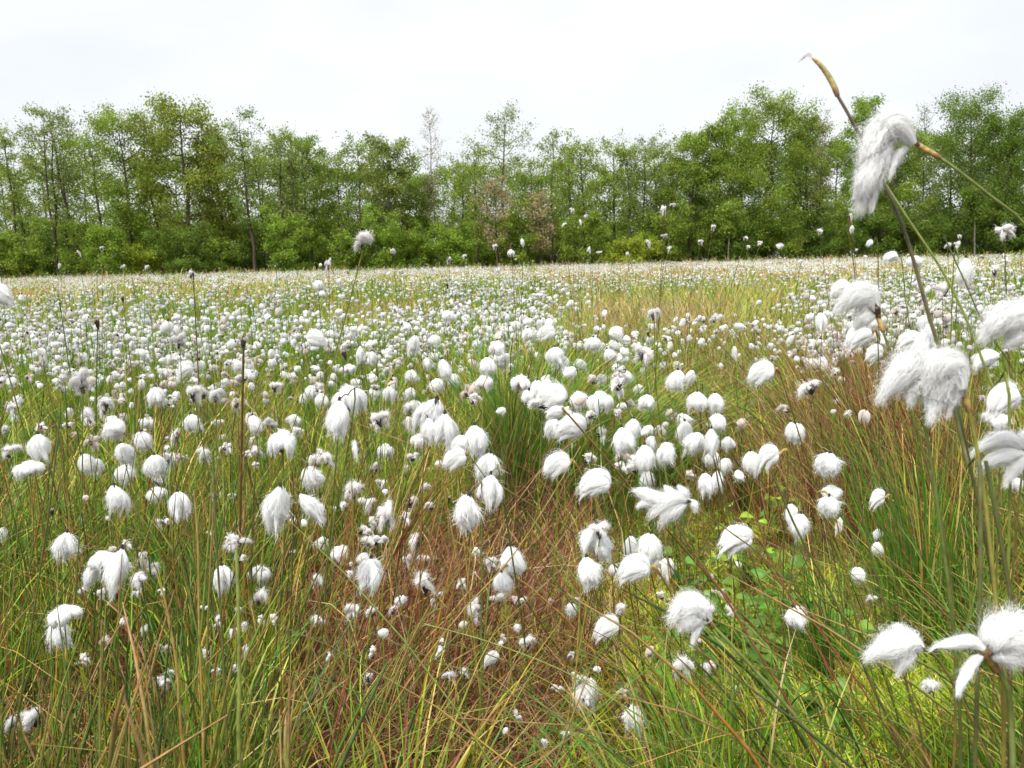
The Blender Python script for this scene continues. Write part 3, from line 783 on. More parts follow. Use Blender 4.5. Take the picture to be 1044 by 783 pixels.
def near_rushes():
    """round upright sedge stalks: green, red-brown and orange, too many to count"""
    rng = np.random.default_rng(13); mb = MB()
    x, y = sample_points(rng, 6000, .42, 4.5, p=.75)
    u = x / y
    p = .30 + .95 * ((u < -.16) & (y < 2.2)) + .3 * ((u < -.02) & (u > -.16) & (y < 1.6)) + .18 * ((u > .42) & (y < 1.6)) - .12 * (u > .05)
    p = p * (1 - .75 * mossy(x, y)) * np.where((u > -.15) & (u < .1) & (y < 1.9), .25, 1) * np.where((u > -.34) & (u < .18) & (np.hypot(x, y) < 1.7), .22, 1) * np.where((u > -.34) & (np.hypot(x, y) < .95), .3, 1)
    k = rng.random(len(x)) < p
    x, y = x[k], y[k]; n = len(x)
    h = cap_height(rng, x, y, rng.uniform(.26, .54, n), .18, .36)
    ln = lean_field(rng, x, y, h) * .8
    ln[:, 0] += np.where(x / y > .1, -.12, .0)
    b = rng.beta(1.2, 6, n)
    K = 8; t = np.linspace(0, 1, K)
    P = blade_paths(rng, x, y, h, ln, b, K)
    g = np.array([[.07, .115, .02], [.10, .15, .025], [.16, .19, .03], [.05, .075, .02]])[rng.integers(0, 4, n)] * rng.uniform(.8, 1.25, (n, 1))
    o_ = np.array([[.42, .24, .04], [.36, .15, .03], [.22, .07, .03], [.48, .32, .06]])[rng.integers(0, 4, n)] * rng.uniform(.8, 1.2, (n, 1))
    lo = rng.uniform(.15, .75, n)[:, None]; f = np.clip((lo - t[None]) * 4 + .5, 0, 1) * (rng.random(n) < np.where(x / y > .1, .25, .68))[:, None]
    tip = np.clip((t[None] - rng.uniform(.6, 1.1, n)[:, None]) * 5, 0, 1)
    C = g[:, None] * (1 - f[..., None]) + o_[:, None] * f[..., None]
    C = C * (1 - tip[..., None]) + np.array([.30, .17, .07]) * tip[..., None]
    Rd = np.clip(rng.lognormal(math.log(.00105), .38, n), .0005, .0024)[:, None] * np.array([1.25, 1.2, 1.1, 1, .95, .85, .7, .3])
    kv = open_view(rng, P, .4)
    tubes(mb, P[kv], Rd[kv], C[kv], 4)
    o = mb.build('sedge_stalks', M_STEM); tag(o, 'slender green, orange and red brown sedge stalks standing among the grass', 'sedge', None, 'stuff')

def moss_tufts():
    rng = np.random.default_rng(14); mb = MB()
    x, y = sample_points(rng, 210000, .8, 3.4, 44)
    k = rng.random(len(x)) < np.clip(mossy(x, y) * 1.6 + .05, 0, 1)
    x, y = x[k], y[k]; n = len(x)
    h = rng.uniform(.010, .036, n) * (1 + .8 * noise2(x, y, 14, 6))
    a = rng.uniform(0, 6.283, n)
    ln = np.stack([np.cos(a), np.sin(a)], -1) * (h * rng.uniform(.3, 1.4, n))[:, None]
    P = blade_paths(rng, x, y, np.maximum(h, .004), ln, rng.uniform(0, .6, n), 3)
    c = np.array([[.46, .50, .02], [.38, .48, .02], [.26, .42, .02], [.42, .36, .04], [.54, .56, .10]])[rng.integers(0, 5, n)] * rng.uniform(.7, 1.2, (n, 1))
    W = rng.uniform(.0028, .0070, n)[:, None] * np.array([1, .9, .15])
    ribbons(mb, P, W, side(rng, n), np.repeat(c[:, None], 3, 1))
    o = mb.build('moss', M_GRASS); tag(o, 'yellow green bog moss carpet in the hollow on the right', 'moss', None, 'stuff')

def far_grass():
    rng = np.random.default_rng(15); mb = MB()
    x, y = sample_points(rng, 230000, 4.6, 68, 46, .95)
    k = rng.random(len(x)) < np.clip(.62 + .55 * noise2(x, y, 2.2, 10), .12, 1); x, y = x[k], y[k]
    d = np.hypot(x, y); n = len(x); u = x / y
    brown = np.clip(.26 + .55 * noise2(x, y, .9, 7) + .25 * ((u > .05) & (u < .45)) + .30 * np.clip((d - 6) / 8, 0, 1), .03, .9)
    h = rng.uniform(.16, .44, n) * (1 + .15 * noise2(x, y, .7, 2)) * np.where(d > 7, .88, 1) * np.where(d > 15, .8, 1) * np.where(d > 52, rng.uniform(1.0, 3.2, n), 1) * (1 + .35 * ((u > .08) & (u < .36) & (d < 13)))
    ln = np.stack([rng.normal(.02, .32, n), rng.normal(0, .3, n)], -1) * h[:, None]
    P = blade_paths(rng, x, y, h, ln, rng.beta(1.5, 3, n), 4)
    c = pick(rng, 'green', n) * [1.25, 1.15, 1]; k = rng.random(n) < brown
    c[k] = (pick(rng, 'straw', k.sum()) * [.68, .70, 1.35] + pick(rng, 'dead', k.sum()) * .35)
    W = np.clip(d * .0011, .003, .05)[:, None] * rng.uniform(.6, 1.3, n)[:, None] * np.array([1, .9, .6, .1])
    ribbons(mb, P, W, side(rng, n), np.repeat(c[:, None], 4, 1))
    o = mb.build('meadow_grass', M_GRASS); tag(o, 'green and straw coloured bog grass running back to the trees', 'grass', None, 'stuff')

def straw_rushes():
    rng = np.random.default_rng(16); mb = MB()
    n = 16000; d = 3.3 * (17 / 3.3) ** rng.random(n); u = rng.uniform(-.75, .8, n)
    x, y = u * d, d
    p = .9 * np.exp(-((u - .19) / .13) ** 2) * np.exp(-((d - 5) / 5) ** 2) + .35 * (noise2(x, y, 1.3, 12) > .35) + .03 + .5 * np.exp(-((u - .42) / .1) ** 2) * (d < 5)
    k = rng.random(n) < p; x, y, d = x[k], y[k], d[k]; n = len(x)
    h = rng.uniform(.30, .56, n)
    ln = np.stack([rng.normal(.02, .2, n), rng.normal(0, .2, n)], -1) * h[:, None]
    P = blade_paths(rng, x, y, h, ln, rng.beta(1.2, 4, n), 5)
    c = np.where(rng.random((n, 1)) < .6, pick(rng, 'straw', n) * [.72, .76, 1.25], pick(rng, 'dead', n)); g = pick(rng, 'green', n); k = rng.random(n) < .3; c[k] = g[k]
    W = (d * .0009 + .0004)[:, None] * rng.uniform(.6, 1.2, n)[:, None] * np.array([1, 1, .9, .7, .2])
    ribbons(mb, P, W, side(rng, n), np.repeat(c[:, None], 5, 1))
    o = mb.build('straw_rushes', M_GRASS); tag(o, 'tall straw coloured rushes standing in the middle of the meadow', 'rushes', None, 'stuff')

build_ground(); straw_rushes(); near_green(); near_dead(); near_rushes(); moss_tufts(); far_grass()

# ------------------------------------------------------------------ cotton tufts
def lobe(mb, P, rad, rng, nf, wf, tone=(.87, .87, .86), strays=.16, nt=15, nph=20, curl=.05, thin=0.0, cs=.95, ref=(0, 1, 0), core=True):
    """one lock of cotton: a soft streaky body swept along P with radii rad, wrapped in fine hairs"""
    ref = np.asarray(ref, float)
    C = spline(P, nt); rr = np.maximum(np.interp(np.linspace(0, 1, nt), np.linspace(0, 1, len(rad)), rad), 1e-5)
    def frame(Cp):
        T = np.gradient(Cp, axis=0); T /= np.linalg.norm(T, axis=-1, keepdims=True) + 1e-12
        A = np.cross(T, ref); A /= np.linalg.norm(A, axis=-1, keepdims=True) + 1e-12
        return T, A, np.cross(T, A)
    ks = rng.integers(2, 12, 6); ph = rng.uniform(0, 6.28, 6); sl = rng.uniform(-3, 3, 6); am = rng.uniform(.02, .055, 6)
    def rn(f, t): return 1 + sum(a * np.sin(k * f + p + s * t * 3) for a, k, p, s in zip(am, ks, ph, sl))
    T, A, B = frame(C)
    f = np.arange(nph) * 2 * math.pi / nph; tt = np.linspace(0, 1, nt)
    rad2 = rr[:, None] * rn(f[None], tt[:, None])
    tone = np.asarray(tone, float)
    if core:
        V = C[:, None] + (A[:, None] * np.cos(f)[None, :, None] + B[:, None] * np.sin(f)[None, :, None]) * (rad2 * cs * (1 - thin * np.clip(tt * 1.6 - .5, 0, 1))[:, None])[..., None]
        i = (np.arange(nt - 1) * nph)[:, None]; j = np.arange(nph)[None]; j2 = (j + 1) % nph
        q = np.stack([i + j, i + j2, i + nph + j2, i + nph + j], -1).reshape(-1, 4)
        V = np.concatenate([V.reshape(-1, 3), C[:1], C[-1:]])
        n0 = nt * nph
        t3 = np.concatenate([np.stack([np.full(nph, n0), (np.arange(nph) + 1) % nph, np.arange(nph)], -1),
                             np.stack([np.full(nph, n0 + 1), (nt - 1) * nph + np.arange(nph), (nt - 1) * nph + (np.arange(nph) + 1) % nph], -1)])
        mb.add(V, q, t3, tone)
    K = 6
    t0 = rng.random(nf) * .8 - .02; t1 = t0 + rng.uniform(.22, .55, nf)
    fo = rng.uniform(0, 6.283, nf); df = rng.normal(0, .28, nf)
    s = np.linspace(0, 1, K)[None]
    t = t0[:, None] + (t1 - t0)[:, None] * s
    tc = np.clip(t, 0, 1)
    def ip(M_): return np.stack([np.interp(tc, tt, M_[:, k]) for k in range(3)], -1)
    Cp, Tp, Ap, Bp = ip(C), ip(T), ip(A), ip(B)
    rp = np.interp(tc, tt, rr)
    ff = fo[:, None] + df[:, None] * s
    lift = np.where(rng.random(nf) < strays, rng.uniform(.15, .8, nf), rng.uniform(.0, .09, nf))[:, None]
    rw = rp * rn(ff, tc) * (.97 + lift * s ** 1.5) + .04 * lift * s * rr.max()
    over = np.clip(t - 1, 0, 1)
    Ln = np.linalg.norm(np.diff(C, axis=0), axis=1).sum()
    rad_dir = Ap * np.cos(ff)[..., None] + Bp * np.sin(ff)[..., None]
    Pf = Cp + rad_dir * rw[..., None] + Tp * (over * Ln * .7)[..., None]
    Pf[..., 2] -= (over * Ln * .25)
    wv = np.sin(s * rng.uniform(3, 9, nf)[:, None] + rng.uniform(0, 6.3, nf)[:, None]) * s * rr.max() * curl * (1 + 4 * lift)
    Pf = Pf + rad_dir * wv[..., None] + np.cross(Tp, rad_dir) * (wv * rng.choice([-1, 1], nf)[:, None])[..., None]
    tang = -Ap * np.sin(ff)[..., None] + Bp * np.cos(ff)[..., None]
    W = (wf * rng.uniform(.6, 1.4, nf))[:, None] * np.array([.8, 1, 1, .9, .7, .25])
    ribbons(mb, Pf, W, tang, np.repeat((tone * rng.uniform(.94, 1.08, (nf, 1)))[:, None], K, 1).clip(0, .92))

def scales(mb, origin, axis, ln, spread, rng, n=7, col=(.045, .035, .032)):
    """pointed papery scales round the seat of the tuft"""
    axis = np.asarray(axis, float); axis /= np.linalg.norm(axis)
    a = np.cross(axis, (.3, .9, .2)); a /= np.linalg.norm(a); b = np.cross(axis, a)
    for k in range(n):
        f = k * 6.283 / n + rng.uniform(-.3, .3); o = a * math.cos(f) + b * math.sin(f); s = -a * math.sin(f) + b * math.cos(f)
        l = ln * rng.uniform(.7, 1.25); w = l * .28
        p0 = origin + o * spread * .15; p1 = origin + axis * l * .5 + o * spread * .9; p2 = origin + axis * l + o * spread * 1.25
        c = np.array(col) * rng.uniform(.6, 1.6)
        mb.add([p0 - s * w * .5, p0 + s * w * .5, p1 + s * w * .6, p1 - s * w * .6, p2], [[0, 1, 2, 3]], [[3, 2, 4]], c)
    # the small dark knob in the middle
    th = np.linspace(0, math.pi, 5); fi = np.arange(6) * math.pi / 3
    V = np.array([[math.sin(t) * math.cos(q) * spread * .55, math.sin(t) * math.sin(q) * spread * .55, -math.cos(t) * ln * .32] for t in th for q in fi])
    V = origin + V[:, :1] * a + V[:, 1:2] * b + V[:, 2:] * axis
    q = [[r * 6 + k, r * 6 + (k + 1) % 6, r * 6 + 6 + (k + 1) % 6, r * 6 + 6 + k] for r in range(4) for k in range(6)]
    mb.add(V, q, None, col)

# unit-size variants: head meshes are about 1 unit long, scaled per tuft
def v_drop(seed, nf=380):
    rng = np.random.default_rng(seed); mb = MB(); sx = rng.uniform(-.22, .22); k = rng.uniform(.78, 1.0)
    pr = np.array([.05, .17, .27, .33, .35, .30, .17]) * k * rng.uniform(.88, 1.12, 7)
    lobe(mb, [(0, 0, 0), (sx * .3, 0, -.3), (sx * .9, .02, -.62), (sx, 0, -.88)], pr, rng, nf, .010, (.88, .88, .87), strays=.3, curl=.12, thin=.25)
    for q in range(rng.integers(4, 8)):
        a = rng.uniform(0, 6.28); o = np.array([math.cos(a), math.sin(a), 0]); e = rng.uniform(.7, 1.1); f = rng.uniform(.7, 1.5)
        lobe(mb, [o * .04 + (0, 0, -.04), o * .17 * f + (sx * .4, 0, -.32), o * rng.uniform(.16, .30) * f + (sx, 0, -.62), o * rng.uniform(.12, .36) * f + (sx * 1.1, 0, -e)],
             np.array([.05, .14, .18, .16, .05]) * rng.uniform(.7, 1.2), rng, 120, .010, np.array([.9, .9, .89]) * rng.uniform(.95, 1), strays=.35, nt=11, nph=12, curl=.2, thin=.4)
    sb = MB(); scales(sb, np.array([0, 0, .045]), (0, 0, -1), .24, .10, rng, 6)
    return mb, sb
def v_blown(seed, nf=430):
    rng = np.random.default_rng(seed); mb = MB(); dr = rng.uniform(.0, .28)
    lobe(mb, [(0, 0, 0), (-.25, 0, .10), (-.58, .02, .04), (-.9, 0, -dr)], np.array([.06, .22, .33, .37, .35, .27, .12]) * rng.uniform(.85, 1.08), rng, nf, .011, strays=.25, curl=.1)
    for q in range(rng.integers(3, 6)):
        a = rng.uniform(0, 6.28); oy, oz = math.cos(a) * .2, math.sin(a) * .2; L_ = rng.uniform(.55, 1.05)
        lobe(mb, [(-.04, oy * .2, oz * .2), (-.3 * L_, oy * .9, oz * .9 + .07), (-.65 * L_, oy * 1.1, oz + .0), (-L_, oy, oz - rng.uniform(.05, .35))], np.array([.05, .16, .19, .14, .05]) * rng.uniform(.7, 1.2), rng, 110, .010, strays=.35, curl=.15, nt=11, nph=12)
    sb = MB(); scales(sb, np.array([.02, 0, 0]), (-1, 0, .1), .2, .08, rng, 6, (.10, .065, .045))
    return mb, sb
def v_ragged(seed, nf=80, wf=.014):
    rng = np.random.default_rng(seed); mb = MB(); n = rng.integers(6, 10)
    tone = np.array([.84, .82, .80]) * rng.uniform(.86, 1.04)
    for k in range(n):
        o = rng.normal(0, 1, 3) * [1, 1, .8]; o[2] = o[2] * .8 + .15; o /= np.linalg.norm(o); L_ = rng.uniform(.26, .52)
        s0 = rng.normal(0, .09, 3) + [0, 0, .12]
        lobe(mb, [s0, s0 + o * L_ * .5 + [0, 0, .03], s0 + o * L_ - [0, 0, .04], s0 + o * L_ * 1.2 - [0, 0, rng.uniform(.08, .3)]],
             np.array([.10, .18, .17, .11, .03]) * rng.uniform(.7, 1.15), rng, nf, wf, tone * rng.uniform(.9, 1.06), .5, 7 if nf < 20 else 9, 7 if nf < 20 else 10, curl=.4, thin=.4)
    sb = MB(); scales(sb, np.array([0, -.12, -.22]), (0, -.3, 1), .42, .20, rng, 8, (.05, .04, .035))
    scales(sb, np.array([rng.uniform(-.25, .25), -.22, rng.uniform(0, .2)]), rng.normal(0, 1, 3), .22, .10, rng, 5, (.07, .055, .045))
    return mb, sb
def v_cap(seed, nf=110):
    rng = np.random.default_rng(seed); mb = MB(); n = 11
    lobe(mb, [(-.16, 0, .17), (0, .02, .25), (.17, 0, .16)], [.15, .27, .28, .24, .12], rng, 260, .011, curl=.15)
    for k in range(n):
        a = k * 6.283 / n + rng.uniform(-.3, .3); o = np.array([math.cos(a), math.sin(a), 0]); L_ = rng.uniform(.26, .42); dz = rng.uniform(.1, .42)
        lobe(mb, [(0, 0, .14), o * L_ * .6 + (0, 0, .19), o * L_ + (0, 0, .02), o * L_ * rng.uniform(.95, 1.12) - (0, 0, dz)],
             np.array([.1, .19, .19, .15, .06]) * rng.uniform(.85, 1.1), rng, nf, .011, (.87, .87, .86), .3, 9, 12, curl=.15)
    sb = MB(); scales(sb, np.array([0, -.06, -.24]), (0, -.12, 1), .34, .16, rng, 7)
    return mb, sb
def v_spent(seed):
    rng = np.random.default_rng(seed); mb = MB()
    for k in range(4):
        a = k * 1.57 + rng.uniform(-.5, .5); o = np.array([math.cos(a), math.sin(a), 0])
        lobe(mb, [(0, 0, .1), o * .14 + (0, 0, .3), o * .24 + (0, 0, rng.uniform(.3, .55))], [.06, .12, .02], rng, 40, .016, np.array([.62, .55, .48]) * rng.uniform(.7, 1.1), .5, 7, 8)
    sb = MB(); scales(sb, np.array([0, 0, -.35]), (0, 0, 1), .75, .17, rng, 9, (.07, .045, .03)); return mb, sb

VAR = {}
for k, fn, n in (('D', v_drop, 11), ('B', v_blown, 6), ('R', v_ragged, 9), ('C', v_cap, 4), ('S', v_spent, 3)):
    VAR[k] = []
    for i in range(n):
        mb, sb = fn(100 + i * 13 + ord(k))
        VAR[k].append((mb.mesh('seed_head', M_COTTON), sb.mesh('scales', M_SCALE, False)))


# the same shapes with far fewer hairs, for the tufts beyond arm's length
def lite():
    L_ = []
    for i in range(12):
        rng = np.random.default_rng(700 + i); mb = MB()
        if i % 4 < 2:      # drooping, uneven teardrops
            sx = rng.uniform(-.25, .25)
            lobe(mb, [(0, 0, 0), (sx * .3, 0, -.3), (sx * .9, .02, -.62), (sx, 0, -.9)], np.array([.05, .18, .28, .34, .36, .30, .15]) * rng.uniform(.85, 1.15, 7), rng, 40, .03, strays=.4, nt=8, nph=10, curl=.2)
            for q in range(3):
                a = rng.uniform(0, 6.28); o = np.array([math.cos(a), math.sin(a), 0]); f = rng.uniform(.8, 1.6)
                lobe(mb, [(0, 0, -.05), o * .2 * f + (0, 0, -.35), o * .22 * f + (sx, 0, -rng.uniform(.7, 1.05))], [.05, .18, .17, .05], rng, 12, .03, strays=.5, nt=6, nph=7, curl=.3)
            o0 = np.array([0, 0, .04]); ax = (0, 0, -1)
        elif i % 4 == 2:   # blown to one side
            lobe(mb, [(0, 0, 0), (-.25, 0, .02), (-.6, .02, -.1), (-.9, 0, -rng.uniform(.1, .4))], [.06, .24, .33, .30, .10], rng, 40, .03, strays=.4, nt=8, nph=10, curl=.3)
            lobe(mb, [(0, 0, 0), (-.2, -.05, -.2), (-.35, -.05, -.55)], [.06, .2, .15, .03], rng, 16, .03, strays=.5, nt=6, nph=7, curl=.3)
            o0 = np.array([.02, 0, 0]); ax = (-1, 0, 0)
        else:              # ragged
            mb, sb_ = v_ragged(800 + i, 14, .035); o0 = np.array([0, -.25, -.05]); ax = rng.normal(0, 1, 3)
        m2 = MB(); scales(m2, o0, ax, .34, .15, rng, 6)
        v = np.concatenate(mb.v + m2.v); c = np.concatenate(mb.c + m2.c)
        q = np.concatenate(mb.q + [a + mb.n for a in m2.q]); tr = np.concatenate(mb.t + [a + mb.n for a in m2.t])
        L_.append((v, c, q, tr))
    return L_
LITE = lite()
def frame_at(px, py, d): return at(px, py, d)

def rgb_line(K, c0, c1): return np.asarray(c0) + (np.asarray(c1) - np.asarray(c0)) * np.linspace(0, 1, K)[:, None]

STEM_COLS = [((.16, .10, .03), (.12, .15, .03)), ((.10, .12, .025), (.14, .17, .04)), ((.22, .08, .03), (.11, .10, .03)), ((.07, .09, .02), (.10, .13, .03)), ((.30, .20, .05), (.15, .17, .03))]

def stem_mesh(P, r0_, r1_, cols, sides=6, n=16):
    P = spline(P, n); mb = MB()
    tubes(mb, P[None], np.linspace(r0_, r1_, n)[None], rgb_line(n, *cols)[None], sides)
    return mb

def sheath_mesh(P, r0_, r1_):
    n = 8; P = spline(P, n); mb = MB()
    prof = r1_ + (r0_ - r1_) * np.linspace(1, 0, n); prof[1:4] *= 1.12
    C = rgb_line(n, (.20, .09, .03), (.48, .36, .14)); C[2:6] = (.36, .25, .07); C *= np.random.default_rng(int(r0_ * 1e7)).uniform(.8, 1.2, (n, 1))
    tubes(mb, P[None], prof[None], C[None], 7)
    return mb

def make_tuft(o):
    k = o['k']; d = depth(o); px = d / F * (.8 if o['y'] < 268 and d > 1.5 else 1)
    x, y, w, h = o['x'], o['y'], o['w'] * px, o['h'] * px
    c = at(o['x'], o['y'], d)
    if k == 'D': A = c + np.array([0, 0, h * .5])
    elif k == 'B': A = c + np.array([w * .47 * (-1 if o['f'] else 1), 0, -h * .05])
    elif k == 'S': A = c + np.array([0, 0, -h * .1])
    else: A = c + np.array([0, 0, -h * .05])
    # where the stem comes out of the ground
    u = (o['x'] - 522) / F
    if 'b=' in o:
        bx, by = map(float, o['b='].split(','))
        mid = at(bx, by, d * hr.uniform(1.0, 1.1)); dirv = mid - A
        zg = .02
        s = (A[2] - zg) / max(A[2] - mid[2], .02)
        s = min(s, 3.0) if abs(dirv[0]) < .4 else min(s, 1.25)
        G = A + dirv * s
    else:
        lean = hr.normal(0, .07) + (.42 if k == 'B' and not o['f'] else (.16 if u > .12 else -.03)) * A[2] * .6
        G = A + np.array([lean, hr.normal(.03, .06), 0])
    G[2] = float(ground(G[0], G[1])) - .01
    G[1] = max(G[1], .45)
    lo = Vector(G)
    root = empty('cottongrass', G, o['lab'], 'cottongrass', GROUP)
    A_, G_ = A - G, np.zeros(3)
    if 'b=' in o: via = [A_ * .62 + (dirv * 0 if abs(dirv[0]) < .2 else np.array([0, 0, .03]))]
    else: via = [A_ * .35 * [.6, 1, 1] + hr.normal(0, .008, 3), A_ * [.8, .8, .72] + [0, 0, .01]]
    if k == 'D':      # the stem bends over and the tuft hangs from its end
        s = -1 if hr.random() < .5 else 1
        via = via[:-1] if len(via) > 1 else via
        sd_ = np.array([s * w * hr.uniform(.15, .5), w * hr.uniform(.5, .9), 0])
        pts = [G_] + via + [A_ + sd_ + [0, 0, -h * .5], A_ + sd_ * .6 + [0, 0, h * .10], A_ + [0, 0, h * .02]]
    elif k == 'B': pts = [G_] + via + [A_ + np.array([.012 * (-1 if o['f'] else 1), 0, -.008]), A_]
    else: pts = [G_] + via + [A_ - [0, 0, h * .15]]
    near = min(max(1.0, d / 1.6), 1.15)
    rr = (.00095 if k != 'S' else .0013) * (.7 if o['y'] < 268 and k == 'R' and d > 1.5 else 1) * near * hr.uniform(.85, 1.15)
    if o['ref'] == 'the swept tuft on the yellow tip': rr *= .7
    if o['ref'] in ('the rusty brown stalk tip', 'the hook on the thick yellow stem'): rr *= 1.6
    stem_mesh(pts, rr * 1.25, rr * .8, STEM_COLS[hr.integers(0, 5)]).build('stem', M_STEM, root)
    hm, sm = VAR[k][hr.integers(0, len(VAR[k]))]
    ho = link('seed_head', hm, root); ho.location = A_
    yaw = hr.uniform(0, 6.283) if k not in 'B' else hr.normal(0, .22) + (math.pi if o['f'] else 0)
    tilt = float(o.get('t=', hr.normal(0, .13)))
    if k == 'D': S = (w / .84, w / .84, h * 1.0)
    elif k == 'B': S = (w, w * .8, h / .72); tilt = hr.normal(0, .1)
    elif k == 'S': S = (max(w, h) * .75,) * 3
    else: S = (w / 1.05, w / 1.05, h / .95)
    ho.matrix_local = Matrix.Translation(A_) @ Matrix.Rotation(tilt, 4, 'Y') @ Matrix.Rotation(yaw, 4, 'Z') @ Matrix.Diagonal((*S, 1))
    link('scales', sm, ho)
    if o['y_']:
        q = spline(pts, 60)[::-1]; L_ = np.cumsum(np.r_[0, np.linalg.norm(np.diff(q, axis=0), axis=1)])
        n = max(4, int(np.searchsorted(L_, .62 * w + .004)))
        sheath_mesh(q[:n:max(1, n // 5)][::-1], rr * 1.5, rr * 2.1).build('sheath', M_SHEATH, root)

# ------- large blurred tufts close to the camera on the right, lock by lock (photo pixels, turned into metres)
BIG = [
 dict(d=.46, base=(934, 147), lobes=[([(932, 147), (915, 128), (898, 135), (884, 158)], [5, 19, 20, 10]), ([(908, 142), (892, 166), (884, 186), (879, 205)], [10, 14, 15, 7]), ([(893, 168), (879, 182), (873, 198)], [9, 9, 3]), ([(892, 172), (890, 190), (889, 210)], [8, 8, 3]), ([(905, 150), (902, 166), (899, 178)], [8, 7, 3]), ([(925, 150), (915, 160), (908, 178)], [5, 7, 2])],
   stem=[(934, 147), (965, 165), (1005, 195), (1060, 240), (1120, 330)], sh=.08, r=.0011, yw=1, lab='windswept white tuft hanging highest of all, on a stem slanting in from the right edge', ref='the highest windswept tuft'),
 dict(d=.52, base=(937, 386), lobes=[([(937, 386), (930, 372), (918, 382), (901, 402)], [6, 19, 17, 5]), ([(937, 384), (938, 366), (943, 346), (946, 335)], [6, 13, 7, 2]), ([(935, 388), (930, 400), (928, 412)], [6, 10, 3])],
   stem=[(938, 392), (945, 440), (958, 520), (972, 610), (985, 720)], sh=0, r=.0013, yw=0, lab='ragged white tuft with a spike on top, left one of the close pair', ref='the left one of the close pair'),
 dict(d=.50, base=(981, 398), lobes=[([(981, 398), (972, 374), (958, 372), (948, 388)], [6, 17, 18, 9]), ([(978, 396), (962, 392), (955, 408), (950, 424)], [6, 18, 13, 3]), ([(978, 384), (975, 398), (968, 420)], [6, 9, 2])],
   stem=[(981, 398), (990, 425), (1003, 490), (1015, 570), (1030, 700)], sh=.12, r=.0015, yw=1, lab='rounded white tuft with a tan hollow, right one of the close pair', ref='the right one of the close pair'),
 dict(d=.62, base=(895, 322), lobes=[([(893, 318), (885, 302), (872, 302), (857, 314)], [5, 14, 15, 6]), ([(890, 322), (880, 325), (872, 334)], [6, 11, 3])],
   stem=[(895, 322), (903, 345), (918, 385), (940, 450), (965, 540)], sh=.14, r=.0013, yw=1, lab='big windswept white tuft with a dark dimple on a tan tipped stem', ref='the big windswept tuft with a dimple'),
 dict(d=.48, base=(1048, 335), lobes=[([(1048, 335), (1036, 324), (1020, 328), (1005, 342)], [6, 19, 17, 6]), ([(1046, 330), (1045, 315), (1050, 306)], [8, 13, 5]), ([(1046, 340), (1035, 346), (1026, 352)], [7, 10, 3])],
   stem=[(1048, 338), (1052, 380), (1058, 470), (1065, 600)], sh=.05, r=.0013, yw=0, lab='large white tuft cut by the right edge, above the glossy one', ref='the large tuft cut by the right edge'),
 dict(d=.55, base=(1043, 462), lobes=[([(1043, 460), (1028, 448), (1012, 450), (994, 460)], [6, 11, 9, 1.5]), ([(1043, 462), (1026, 464), (1010, 470), (1001, 478)], [6, 11, 8, 1.5]), ([(1043, 464), (1034, 478), (1026, 492)], [6, 10, 2]), ([(1043, 458), (1046, 448), (1052, 442)], [6, 12, 5])],
   stem=[(1043, 464), (1046, 500), (1050, 580), (1060, 700)], sh=.04, r=.0013, yw=0, lab='streaming white tuft like a ragged flag with a brown heart at the right edge', ref='the ragged flag at the right edge'),
 dict(d=.62, base=(940, 660), lobes=[([(940, 660), (922, 655), (905, 660), (888, 667)], [6, 18, 14, 5]), ([(925, 655), (918, 645), (914, 637)], [9, 9, 2]), ([(930, 664), (920, 674), (916, 686)], [9, 12, 2]), ([(938, 660), (930, 652), (925, 645)], [6, 9, 2])],
   stem=[(940, 662), (955, 670), (985, 720), (1020, 800)], sh=0, r=.0011, yw=0, lab='shaggy white tuft with wild hairs lying over the yellow moss at lower right', ref='the shaggy tuft over the moss'),
 dict(d=.46, base=(1003, 668), lobes=[([(1005, 664), (1018, 648), (1036, 645), (1060, 650)], [7, 21, 24, 18]), ([(1010, 668), (1028, 666), (1048, 668)], [7, 15, 8]), ([(1003, 662), (990, 654), (972, 656), (954, 659)], [5, 8, 7, 2]), ([(1002, 668), (992, 676), (983, 690), (978, 703)], [4, 6, 6, 3])],
   stem=[(1000, 660), (1012, 678), (1028, 700), (1034, 740), (1038, 800)], sh=.24, r=.0021, yw=1, lab='largest blurred white tuft at the lower right edge, two tails and an orange tip', ref='the tuft with two tails'),
 dict(d=.85, base=(704, 511), lobes=[([(704, 511), (690, 508), (676, 514), (664, 524)], [3, 9, 12, 5]), ([(700, 512), (688, 520), (680, 526), (674, 534)], [4, 10, 9, 3]), ([(690, 510), (670, 508), (655, 503), (648, 500)], [6, 9, 8, 2]), ([(672, 514), (662, 512), (651, 516)], [8, 8, 2]), ([(700, 510), (697, 502), (692, 496)], [4, 6, 1.5]), ([(690, 508), (682, 500), (678, 496)], [6, 5, 1.5]), ([(704, 510), (708, 515), (709, 521)], [3, 5, 2])],
   stem=[(704, 511), (722, 527), (742, 541), (790, 580), (850, 660)], sh=0, r=.0009, yw=0, lab='wide ragged white tuft on a red brown stem above the yellow moss', ref='the wide tuft on a red stem'),
 dict(d=.70, base=(722, 634), lobes=[([(722, 634), (712, 618), (699, 618), (687, 630)], [6, 13, 15, 7]), ([(718, 632), (703, 632), (695, 640)], [7, 13, 4]), ([(716, 634), (710, 645), (706, 656)], [5, 5, 1.5]), ([(722, 630), (716, 622), (708, 616)], [5, 12, 5])],
   stem=[(716, 628), (728, 640), (742, 654), (775, 690), (840, 765), (880, 820)], sh=.16, r=.0019, yw=1, lab='puffy white tuft on a thick orange tip at the end of a stout slanting stem', ref='the puffy tuft on an orange tip'),
]
